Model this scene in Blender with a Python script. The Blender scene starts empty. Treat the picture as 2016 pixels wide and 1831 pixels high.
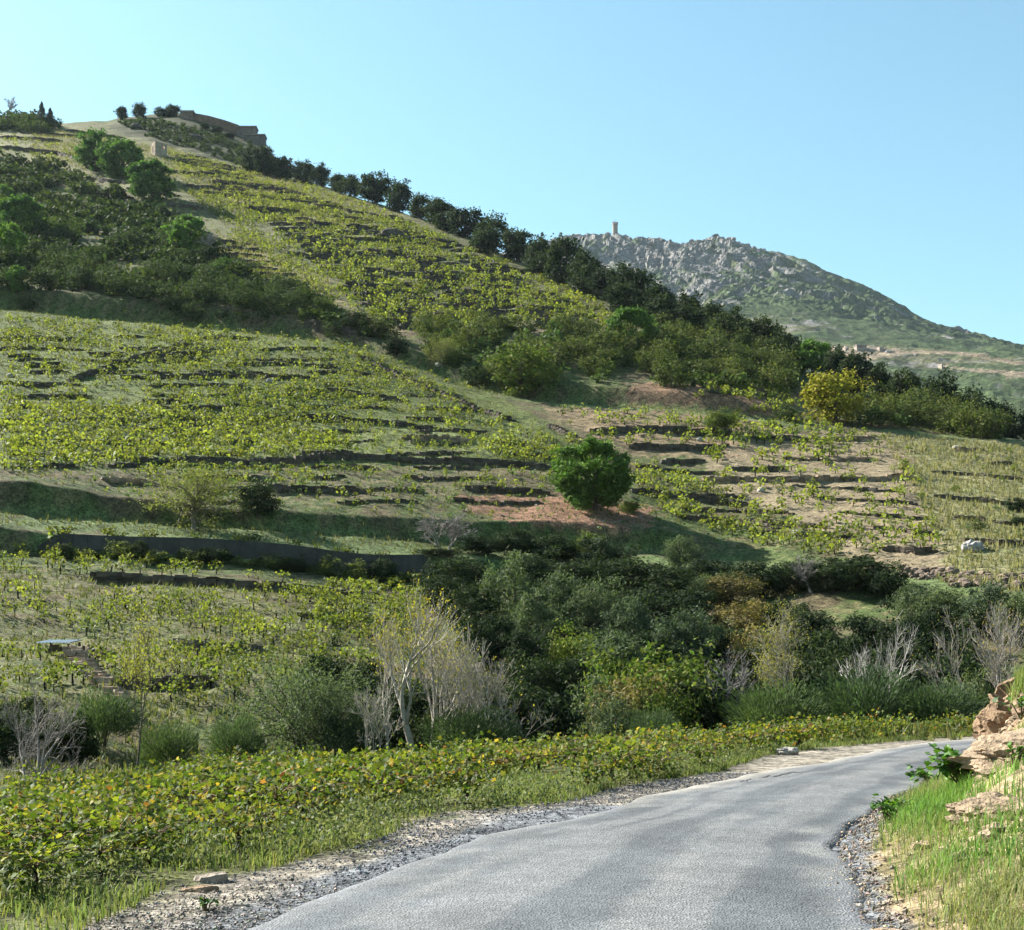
import bpy, math, random
import numpy as np

# ------------------------------------------------------------------ camera, sky, sun, exposure
W, H, F, HV, EYE = 2016.0, 1831.0, 2600.0, 1330.0, 1.5
SC = bpy.context.scene
COL = SC.collection
cam_d = bpy.data.cameras.new('camera'); cam = bpy.data.objects.new('camera', cam_d); COL.objects.link(cam)
cam.location = (0, 0, EYE); cam.rotation_euler = (math.radians(90), 0, 0)
cam_d.sensor_fit = 'HORIZONTAL'; cam_d.sensor_width = 36.0; cam_d.lens = 36.0 * F / W
cam_d.shift_y = (HV - H / 2) / W
cam_d.clip_start = 0.1; cam_d.clip_end = 20000
SC.camera = cam

SUN_EL, SUN_AZ = math.radians(36), math.radians(-61)      # azimuth from +Y, negative = left
wd = bpy.data.worlds.new('World'); SC.world = wd; wd.use_nodes = True
wn = wd.node_tree.nodes; wl = wd.node_tree.links
sky = wn.new('ShaderNodeTexSky'); sky.sky_type = 'NISHITA'; sky.sun_disc = False
sky.sun_elevation = SUN_EL; sky.sun_rotation = SUN_AZ
sky.altitude = 0; sky.air_density = 1.15; sky.dust_density = 0.7; sky.ozone_density = 0.6
bg = wn['Background']; bg.inputs['Strength'].default_value = 0.0525
tint = wn.new('ShaderNodeMix'); tint.data_type = 'RGBA'; tint.blend_type = 'MULTIPLY'; tint.inputs['Factor'].default_value = 1
tint.inputs[7].default_value = (0.80, 1.06, 0.98, 1)           # the camera's cool, cyan white balance
wl.new(sky.outputs['Color'], tint.inputs[6]); wl.new(tint.outputs[2], bg.inputs['Color'])
sd = bpy.data.lights.new('sun', 'SUN'); sd.energy = 5.0; sd.angle = math.radians(0.53); sd.color = (1.0, 0.955, 0.875)
so = bpy.data.objects.new('sun', sd); COL.objects.link(so)
from mathutils import Vector
SDIR = Vector((math.sin(SUN_AZ) * math.cos(SUN_EL), math.cos(SUN_AZ) * math.cos(SUN_EL), math.sin(SUN_EL)))
so.rotation_euler = SDIR.to_track_quat('Z', 'Y').to_euler()
so.location = SDIR * 500
vs = SC.view_settings
vs.view_transform = 'Standard'; vs.look = 'None'; vs.exposure = 2.05; vs.gamma = 1.0; vs.use_curve_mapping = False
SC.cycles.max_bounces = 6; SC.cycles.diffuse_bounces = 2; SC.cycles.transmission_bounces = 3
SC.cycles.transparent_max_bounces = 4; SC.cycles.volume_bounces = 0

rng = np.random.default_rng(11)
random.seed(5)

# ------------------------------------------------------------------ numpy noise and curves
def _hash(ix, iy, s):
    n = (ix.astype(np.int64) * 374761393 + iy.astype(np.int64) * 668265263 + s * 1442695041) & 0xffffffff
    n = ((n ^ (n >> 13)) * 1274126177) & 0xffffffff
    return ((n ^ (n >> 16)) & 0xffff) / 65535.0
def vnoise(x, y, s=0):
    x = np.asarray(x, float); y = np.asarray(y, float)
    ix = np.floor(x); iy = np.floor(y); fx = x - ix; fy = y - iy
    fx = fx * fx * (3 - 2 * fx); fy = fy * fy * (3 - 2 * fy)
    a = _hash(ix, iy, s); b = _hash(ix + 1, iy, s); c = _hash(ix, iy + 1, s); d = _hash(ix + 1, iy + 1, s)
    return (a + (b - a) * fx) * (1 - fy) + (c + (d - c) * fx) * fy
def fbm(x, y, octv=4, s=0):
    v = 0; a = 0.5; t = 0
    for o in range(octv):
        v = v + a * vnoise(x, y, s + o * 17); t += a; a *= 0.5; x = x * 2.03 + 3.1; y = y * 2.03 + 7.7
    return v / t
def sstep(a, b, x):
    t = np.clip((np.asarray(x, float) - a) / (b - a), 0, 1); return t * t * (3 - 2 * t)
def pchip(xk, yk, x):
    xk = np.asarray(xk, float); yk = np.asarray(yk, float)
    h = np.diff(xk); d = np.diff(yk) / h; m = np.zeros_like(yk)
    m[1:-1] = np.where(d[:-1] * d[1:] > 0, 2 * d[:-1] * d[1:] / (d[:-1] + d[1:] + 1e-12), 0)
    m[0] = d[0]; m[-1] = d[-1]
    x = np.clip(x, xk[0], xk[-1]); i = np.clip(np.searchsorted(xk, x) - 1, 0, len(h) - 1)
    t = (x - xk[i]) / h[i]; hh = h[i]
    return ((2*t**3-3*t**2+1)*yk[i] + (t**3-2*t**2+t)*hh*m[i] + (-2*t**3+3*t**2)*yk[i+1] + (t**3-t**2)*hh*m[i+1])
def inpoly(u, v, poly):
    p = np.asarray(poly, float); r = np.zeros(np.shape(u), bool); j = len(p) - 1
    for i in range(len(p)):
        c = ((p[i,1] > v) != (p[j,1] > v)) & (u < (p[j,0]-p[i,0]) * (v-p[i,1]) / (p[j,1]-p[i,1] + 1e-9) + p[i,0])
        r ^= c; j = i
    return r

# ------------------------------------------------------------------ the lie of the land
# road edges: distance ahead -> x
RY = [-40, 0, 5, 7.8, 9.3, 11.1, 13, 15, 17, 19.5, 24.4, 26.5, 28.5, 30.5, 33, 36]
RX = [1.2, 1.5, 1.85, 2.1, 2.4, 2.8, 3.4, 4.1, 5.05, 6.3, 8.4, 9.6, 12.5, 17, 24, 33]
AY = [-40, 0, 5, 7.8, 10.5, 12.6, 13.9, 16.6, 19.5, 22.3, 26, 29, 31.2, 33.5, 36.5, 40]
AX = [-2.8, -2.45, -2.0, -1.65, -.85, -.04, .65, 1.86, 3.3, 5.1, 7.1, 9.0, 11.0, 15.5, 23, 33]
GY = [-40, 0, 5, 7.8, 9.5, 10.5, 12.2, 14.2, 15.6, 18.1, 20.5, 25.2, 27.9, 30.5, 32.8, 36, 39, 43]
GX = [-4, -3.5, -2.9, -2.45, -2.3, -1.7, -1.16, -.75, .43, 1.7, 3.1, 5.0, 6.9, 9.05, 11.2, 17, 24.5, 35]
def xr(Y): return pchip(RY, RX, Y)
def xa(Y): return pchip(AY, AX, Y)
def xg(Y): return pchip(GY, GX, Y)
def zv(v, Y): return EYE + (HV - v) / F * Y
# feature lines across the slope, near to far: u, v (or height), distance
LINES = [
 ('z', [(-400,-.9,28),(0,-.9,29),(400,-1.0,33),(800,-1.0,36),(1100,-.9,38),(1300,-.8,40),(1600,-.6,43),(1850,-.5,45),(2016,-.4,46),(2400,0,48)]),
 ('z', [(-400,-.9,33),(0,-.9,35),(400,-1.6,40),(800,-1.9,44),(1100,-2.2,48),(1300,-2.4,52),(1600,-2.2,55),(1850,-1.9,57),(2016,-1.6,58),(2400,-2,60)]),
 ('z', [(-400,1.2,47),(0,1.2,49),(400,1.1,50),(600,.9,53),(800,.8,58),(1100,2.0,66),(1300,2.2,70),(1600,2.8,74),(1850,3.2,72),(2016,3.2,70),(2400,4,68)]),
 ('v', [(-400,1240,62),(0,1255,62),(400,1266,63),(600,1275,65),(800,1285,68),(1100,1240,78),(1300,1230,80),(1600,1215,80),(1850,1215,77),(2016,1215,74),(2400,1230,71)]),
 ('v', [(-400,1050,80),(0,1085,84),(250,1098,86.5),(400,1113,88),(600,1132,90),(800,1148,92),(1100,1150,96),(1300,1148,97),(1600,1140,90),(1850,1160,84),(2016,1170,80),(2400,1205,76)]),
 ('v', [(-400,1000,80.7),(0,1036,84.7),(250,1060,87.2),(400,1071,88.7),(600,1086,90.7),(800,1100,92.7),(1100,1112,97),(1300,1120,98.5),(1600,1128,91),(1850,1147,85),(2016,1158,81),(2400,1190,77)]),
 ('v', [(-400,975,87),(0,1007,91),(400,1037,95),(800,1064,99),(1100,1079,104),(1300,1090,105),(1600,1112,96),(1850,1130,90),(2016,1143,86),(2400,1180,82)]),
 ('v', [(-400,925,87.8),(0,950,91.8),(400,1002,95.8),(800,1024,99.8),(1100,1028,104.9),(1300,1043,106),(1450,1078,104),(1600,1098,98),(1850,1118,92),(2016,1130,88),(2400,1165,84)]),
 ('v', [(-400,770,132),(0,790,131),(400,825,130),(800,870,127),(1100,905,127),(1300,940,126),(1600,965,121),(1850,985,117),(2016,1000,115),(2400,1030,112)]),
 ('v', [(-400,575,190),(0,615,185),(400,649,178),(640,678,171),(800,725,164),(960,778,157),(1100,800,153),(1300,811,150),(1600,838,148),(1850,855,147),(2016,869,146),(2400,900,144)]),
 ('v', [(-400,576,196),(0,616,191),(400,650,184),(640,680,176),(800,724,168),(960,776,161),(1100,797,157.5),(1300,808,154.5),(1600,834,151),(1850,852,149.5),(2016,866,148),(2400,897,146)]),
 ('v', [(-400,520,197.5),(0,566,192.6),(400,606,185.8),(640,640,178),(800,690,169.6),(960,748,162.2),(1100,760,158.6),(1300,770,155.8),(1450,786,154.2),(1600,826,153),(1850,846,152),(2016,862,150.5),(2400,892,148)]),
 ('v', [(-400,330,300),(0,405,290),(400,450,270),(640,520,240),(800,560,222),(960,615,205),(1100,650,192),(1300,690,181),(1600,780,168),(1850,838,160),(2016,866,156),(2400,920,152)]),
 ('v', [(-400,210,430),(-60,243,415),(60,246,412),(200,256,405),(300,284,385),(420,318,372),(520,345,360),(620,362,348),(700,388,330),(800,418,312),(1000,508,266),(1100,556,244),(1300,632,210),(1600,742,186),(1850,836,170),(2016,873,164),(2400,950,158)]),
 ('v', [(-400,205,450),(-60,240,440),(60,240,440),(130,244,440),(200,242,440),(240,232,440),(300,226,440),(350,221,440),(410,232,438),(470,262,432),(520,292,420),(560,322,402),(620,358,372),(700,386,342),(800,416,322),(1000,506,275),(1100,553,252),(1300,629,217),(1600,740,192),(1850,834,174),(2016,872,167),(2400,948,161)]),
]
def _mk(kind, pts):
    p = np.array(pts, float); u = p[:,0]; Y = p[:,2]
    z = p[:,1] if kind == 'z' else zv(p[:,1], Y)
    return u, Y, z
LK = [_mk(*l) for l in LINES]
UG = np.arange(-400, 2401, 1.0)
_ly = [pchip(a, b, UG) for a, b, c in LK]; _lz = [pchip(a, c, UG) for a, b, c in LK]
_cy, _cz = _ly[-1], _lz[-1]
_ly += [_cy*1.06, _cy*1.5, np.full_like(_cy, 900.), np.full_like(_cy, 5000.)]
_lz += [_cz - _cy*0.008, _cz - 0.13*_cy, np.full_like(_cy, -5.), np.full_like(_cy, -40.)]
def zfar(u, Y):
    shp = np.shape(Y); Y = np.ravel(Y); i = np.clip(np.rint(np.ravel(u) + 400), 0, 2800).astype(int)
    z = _lz[0][i]; y0, z0 = _ly[0][i], z
    for k in range(1, len(_ly)):
        y1, z1 = _ly[k][i], _lz[k][i]
        z = np.where(Y >= y0, z0 + (z1-z0)*np.clip((Y-y0)/(y1-y0+1e-9), 0, 1), z); y0, z0 = y1, z1
    return z.reshape(shp)
def znear(x, Y):
    r = xr(Y); g = xg(Y); a = xa(Y)
    d = x - r
    zb = 0.24*np.clip(d-.1, 0, .75) + 0.72*np.clip(d-.85, 0, 1.6)*sstep(8.5,12,Y) + .26*np.clip(d-.85,0,2)*(1-sstep(8.5,12,Y)) + 0.5*np.clip(d-2.4, 0, 7) + .10*sstep(.1,.7,d)*fbm(x*1.6, Y*1.6, 3, 5) + .16*sstep(.7,1.1,d)*(fbm(x*4, Y*4, 3, 6)-.45)
    zb = zb + .55*sstep(.2,1.1,d)*sstep(21,24,Y)*(1-sstep(27,29.5,Y))
    e = g - x
    zl = -0.02 - 0.85*sstep(0.2, 12, e)
    z = np.where(d > 0, -0.02 + zb, np.where(e > 0, zl, -0.025))
    return z
def ucol(x, Y): return 1008 + x / np.maximum(Y, 1.0) * F
_SB = []; STEPS = []   # terrace steps: u knots, Y knots, height, decay
def ground_z(x, Y, steps=True):
    x = np.asarray(x, float); Y = np.asarray(Y, float)
    u = ucol(x, Y)
    l1 = _ly[0][np.clip(np.rint(u+400),0,2800).astype(int)]
    w = sstep(l1 - 5, l1 + .5, Y)
    z = np.where(w < 1, znear(x, Y) * (1 - w), 0) + np.where(w > 0, zfar(u, Y) * w, 0)
    k = sstep(38, 60, Y)
    z = z + k * (.9*(fbm(x*.06, Y*.06, 3, 31)-.5) + .5*(fbm(x*.35, Y*.35, 3, 77)-.5)) + sstep(180, 400, Y)*2.2*(fbm(x*.05, Y*.05, 4, 12)-.5)
    if steps:
        if len(_SB) != len(STEPS): _SB[:] = [(q[0][0]-2, q[0][-1]+2, q[1].min()-5*q[3], q[1].max()+5*q[3]) for q in STEPS]
        if not STEPS or z.size == 0: return z
        B = np.array(_SB); k_ = np.nonzero((B[:,0] < u.max()) & (B[:,1] > u.min()) & (B[:,2] < Y.max()) & (B[:,3] > Y.min()))[0]
        for i_ in k_:
            us, ys, h, L = STEPS[i_]; b_ = _SB[i_]
            m = (u > b_[0]) & (u < b_[1]) & (Y > b_[2]) & (Y < b_[3])
            if not m.any(): continue
            um = u[m]; t = Y[m] - np.interp(um, us, ys)
            tap = np.clip(np.minimum(um-us[0], us[-1]-um) / 14.0, 0, 1)
            z[m] += h*tap*np.where(t < 0, -.5*np.exp(np.clip(t/L,-20,0)), .5*np.exp(np.clip(-t/L,-20,0)))
    return z
_YS = np.concatenate([np.arange(5, 45, .12), np.arange(45, 205, .2), np.arange(205, 470, .6)])
_US = np.arange(-120, 2161, 4.0); _TAB = {}
def hit(u, v, steps=True):
    """first point of the land met when looking along column u at height v"""
    if steps not in _TAB:
        YY = np.repeat(_YS[None,:], len(_US), 0)
        _TAB[steps] = HV - (ground_z((_US[:,None]-1008)/F*YY, YY, steps) - EYE)/YY*F
    k = np.clip((u+120)/4.0, 0, len(_US)-1.001); j = int(k); t = k-j
    vv = _TAB[steps][j]*(1-t) + _TAB[steps][j+1]*t
    i = np.argmax(vv <= v) if (vv <= v).any() else int(np.argmin(vv))
    if i > 0:
        a, b = vv[i-1], vv[i]; t = 0 if a == b else np.clip((a - v) / (a - b), 0, 1)
        Y = _YS[i-1] + (_YS[i]-_YS[i-1])*t
    else: Y = _YS[0]
    xx = (u - 1008) / F * Y
    return float(xx), float(Y), float(ground_z(np.array([xx]), np.array([Y]), steps)[0])
def at(u, Y):
    x = (u - 1008) / F * Y
    return float(x), float(Y), float(ground_z(np.array([x]), np.array([Y]))[0])

# ------------------------------------------------------------------ mesh building
ALB = .62    # overall reflectance of everything built below
class MB:
    def __init__(s): s.v = []; s.f = {}; s.c = []; s.n = 0
    def add(s, v, f, c=(.5,.5,.5)):
        v = np.asarray(v, np.float32).reshape(-1,3); f = np.asarray(f, np.int64)
        c = np.asarray(c, np.float32)
        if c.ndim == 1: c = np.broadcast_to(c, (len(v),3))
        s.v.append(v); s.c.append(c); s.f.setdefault(f.shape[1], []).append(f + s.n); s.n += len(v)
    def mesh(s, name, mat, smooth=False):
        me = bpy.data.meshes.new(name)
        v = np.concatenate(s.v); c = np.concatenate(s.c)*ALB
        fl = [np.concatenate(a) for a in s.f.values()]
        loops = np.concatenate([a.ravel() for a in fl]); cnt = np.concatenate([np.full(len(a), a.shape[1]) for a in fl])
        me.vertices.add(len(v)); me.vertices.foreach_set('co', v.ravel())
        me.loops.add(len(loops)); me.loops.foreach_set('vertex_index', loops.astype(np.int32))
        me.polygons.add(len(cnt)); st = np.concatenate([[0], np.cumsum(cnt)[:-1]])
        me.polygons.foreach_set('loop_start', st.astype(np.int32)); me.polygons.foreach_set('loop_total', cnt.astype(np.int32))
        me.polygons.foreach_set('use_smooth', np.full(len(cnt), bool(smooth)))
        at_ = me.attributes.new('Col', 'FLOAT_COLOR', 'POINT')
        at_.data.foreach_set('color', np.concatenate([c, np.ones((len(c),1), np.float32)], 1).astype(np.float32).ravel())
        me.materials.append(mat); me.update(); return me
    def arrays(s):
        return np.concatenate(s.v), {k: np.concatenate(a) for k, a in s.f.items()}, np.concatenate(s.c)
    def put(s, arr, M=None, T=None, cm=None):
        v, f, c = arr
        if M is not None: v = v @ np.asarray(M, np.float32).T
        if T is not None: v = v + np.asarray(T, np.float32)
        if cm is not None: c = c * np.asarray(cm, np.float32)
        s.v.append(v.astype(np.float32)); s.c.append(c.astype(np.float32))
        for k, a in f.items(): s.f.setdefault(k, []).append(a + s.n)
        s.n += len(v)
def ob(name, me, parent=None, loc=None, rotz=0, scale=None):
    o = bpy.data.objects.new(name, me); COL.objects.link(o)
    if parent is not None: o.parent = parent
    if loc is not None: o.location = loc
    if rotz: o.rotation_euler.z = rotz
    if scale is not None: o.scale = scale if hasattr(scale, '__len__') else (scale,)*3
    return o
def tag(o, label, cat=None, group=None, kind=None):
    if label: o['label'] = label
    if cat: o['category'] = cat
    if group: o['group'] = group
    if kind: o['kind'] = kind
    return o
def tube(mb, pts, rad, sides=6, col=(.5,.5,.5), cap=True):
    pts = np.asarray(pts, float); n = len(pts); rad = np.broadcast_to(rad, (n,))
    t = np.gradient(pts, axis=0); t /= np.linalg.norm(t, axis=1)[:,None] + 1e-9
    ref = np.where(np.abs(t[:,2:3]) > .9, np.array([[1.,0,0]]), np.array([[0,0,1.]]))
    a = np.cross(t, ref); a /= np.linalg.norm(a, axis=1)[:,None] + 1e-9; b = np.cross(t, a)
    th = np.linspace(0, 2*math.pi, sides, endpoint=False)
    v = pts[:,None,:] + rad[:,None,None]*(np.cos(th)[None,:,None]*a[:,None,:] + np.sin(th)[None,:,None]*b[:,None,:])
    i = np.arange(n-1)[:,None]*sides; j = np.arange(sides)[None,:]; k = (j+1) % sides
    f = np.stack([i+j, i+k, i+sides+k, i+sides+j], -1).reshape(-1,4)
    mb.add(v.reshape(-1,3), f, col)
def box(mb, cx, cy, cz, sx, sy, sz, rz=0, col=(.5,.5,.5), jit=0, r=None):
    v = np.array([[x,y,z] for x in (-.5,.5) for y in (-.5,.5) for z in (-.5,.5)]) * (sx,sy,sz)
    if jit: v = v + (r or rng).uniform(-jit, jit, (8,3))
    c, s_ = math.cos(rz), math.sin(rz)
    v = v @ np.array([[c,s_,0],[-s_,c,0],[0,0,1]]) + (cx,cy,cz)
    mb.add(v, [[0,1,3,2],[4,6,7,5],[0,4,5,1],[2,3,7,6],[0,2,6,4],[1,5,7,3]], col)
def unit(a): return a / (np.linalg.norm(a, axis=-1, keepdims=True) + 1e-9)
def leaves(mb, P, size, aspect, r, col, outward=None, ob_=.5, cvar=.25, hue=None, up=0):
    """diamond leaves at points P"""
    n = len(P); N = unit(r.normal(size=(n,3)))
    if outward is not None: N = unit(N*(1-ob_) + outward*ob_)
    A = r.normal(size=(n,3)); A[:,2] += up
    A = unit(A - (A*N).sum(1,keepdims=True)*N); B = np.cross(N, A)
    s = size * r.uniform(.6, 1.35, (n,1))
    v = np.stack([P - A*s*.5, P + B*s*aspect*.5 + A*s*.05, P + A*s*.5, P - B*s*aspect*.5 + A*s*.05], 1).reshape(-1,3)
    c = np.broadcast_to(np.asarray(col, float), (n,3)) * (1 + cvar*r.normal(size=(n,1))).clip(.35, 1.9)
    if hue is not None:
        t = (r.random((n,1)) ** 2); c = c*(1-t) + np.asarray(hue)*t
    mb.add(v, np.arange(n*4).reshape(-1,4), np.repeat(np.clip(c, .004, .95), 4, 0))

# ------------------------------------------------------------------ materials
def mat(name): 
    m = bpy.data.materials.new(name); m.use_nodes = True; nt = m.node_tree
    return m, nt.nodes, nt.links, nt.nodes['Principled BSDF']
def N(nodes, t, **kw):
    n = nodes.new(t)
    for k, v in kw.items(): setattr(n, k, v)
    return n
def noise(nodes, links, vec, scale, detail=4, rough=.6):
    n = N(nodes, 'ShaderNodeTexNoise'); n.inputs['Scale'].default_value = scale; n.inputs['Detail'].default_value = detail
    n.inputs['Roughness'].default_value = rough
    if vec is not None: links.new(vec, n.inputs['Vector'])
    return n.outputs['Fac']
def ramp(nodes, links, fac, stops):
    r = N(nodes, 'ShaderNodeValToRGB'); e = r.color_ramp.elements
    while len(e) < len(stops): e.new(.5)
    for i, (p, c) in enumerate(stops):
        e[i].position = p; e[i].color = (c, c, c, 1) if not hasattr(c, '__len__') else (*c, 1)
    links.new(fac, r.inputs['Fac']); return r.outputs['Color']
def mul(nodes, links, a, b, fac=1.0, mode='MULTIPLY'):
    m = N(nodes, 'ShaderNodeMix', data_type='RGBA', blend_type=mode); m.inputs['Factor'].default_value = fac
    for s, x in ((m.inputs[6], a), (m.inputs[7], b)):
        if hasattr(x, 'is_linked'): links.new(x, s)
        else: s.default_value = (*x, 1)
    return m.outputs[2]
def bump(nodes, links, bs, h, strength, dist):
    b = N(nodes, 'ShaderNodeBump'); b.inputs['Strength'].default_value = strength; b.inputs['Distance'].default_value = dist
    links.new(h, b.inputs['Height']); links.new(b.outputs['Normal'], bs.inputs['Normal'])
def leaf_mat(name, transl=.4, rough=.55, tint=(1.25,1.2,.6), spec=.3, objvar=True):
    m, n, l, p = mat(name)
    a = N(n, 'ShaderNodeAttribute', attribute_name='Col').outputs['Color']
    if objvar:
        oi = N(n, 'ShaderNodeObjectInfo')
        a = mul(n, l, a, ramp(n, l, oi.outputs['Random'], [(0,(.78,.8,.85)), (.5,(1,1,1)), (1,(1.2,1.12,.9))]))
    l.new(a, p.inputs['Base Color']); p.inputs['Roughness'].default_value = rough; p.inputs['Specular IOR Level'].default_value = spec
    t = N(n, 'ShaderNodeBsdfTranslucent'); l.new(mul(n, l, a, tint), t.inputs['Color'])
    mx = N(n, 'ShaderNodeMixShader'); mx.inputs[0].default_value = transl
    l.new(p.outputs[0], mx.inputs[1]); l.new(t.outputs[0], mx.inputs[2])
    l.new(mx.outputs[0], n['Material Output'].inputs['Surface']); return m
def col_mat(name, rough=.9, sc=(6, 40), amt=(.55,1.35), bstr=.5, bdist=.03, spec=.2):
    m, n, l, p = mat(name)
    a = N(n, 'ShaderNodeAttribute', attribute_name='Col').outputs['Color']
    tc = N(n, 'ShaderNodeTexCoord').outputs['Object']
    n1 = noise(n, l, tc, sc[0], 5, .65); n2 = noise(n, l, tc, sc[1], 3, .7)
    c = mul(n, l, a, ramp(n, l, n1, [(.3, amt[0]), (.7, amt[1])])); c = mul(n, l, c, ramp(n, l, n2, [(.3, .75), (.7, 1.2)]))
    l.new(c, p.inputs['Base Color']); p.inputs['Roughness'].default_value = rough; p.inputs['Specular IOR Level'].default_value = spec
    bump(n, l, p, n1, bstr, bdist); return m
M_LEAF = leaf_mat('foliage', .3, .8, (1.0,1.2,.6), .08)
M_VINE = leaf_mat('vine_leaf', .45, .65, (1.3,1.2,.5), .15)
M_NEEDLE = leaf_mat('pine_needles', .25, .8, (1.1,1.3,.6), .08)
M_GLOSSY = leaf_mat('glossy_leaf', .3, .55, (1.2,1.3,.5), .2)
M_GRASS = leaf_mat('grass', .4, .6, (1.2,1.2,.7), .12)
M_BARK = col_mat('bark', .9, (9, 50), (.6,1.35), .6, .02)
M_STONE = col_mat('dry_stone', .9, (3, 18), (.6,1.35), .6, .05)
M_ROCK = col_mat('rock', .95, (4.5, 26), (.5,1.5), 1.0, .12, .1)
M_MASON = col_mat('masonry', .92, (.6, 3.0), (.6,1.35), .15, .03)
M_FORT = col_mat('fort_masonry', .95, (.8, 4.0), (.65,1.3), .02, .01)
M_CONC = col_mat('concrete', .9, (.7, 5), (.7,1.2), .3, .02)
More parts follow.
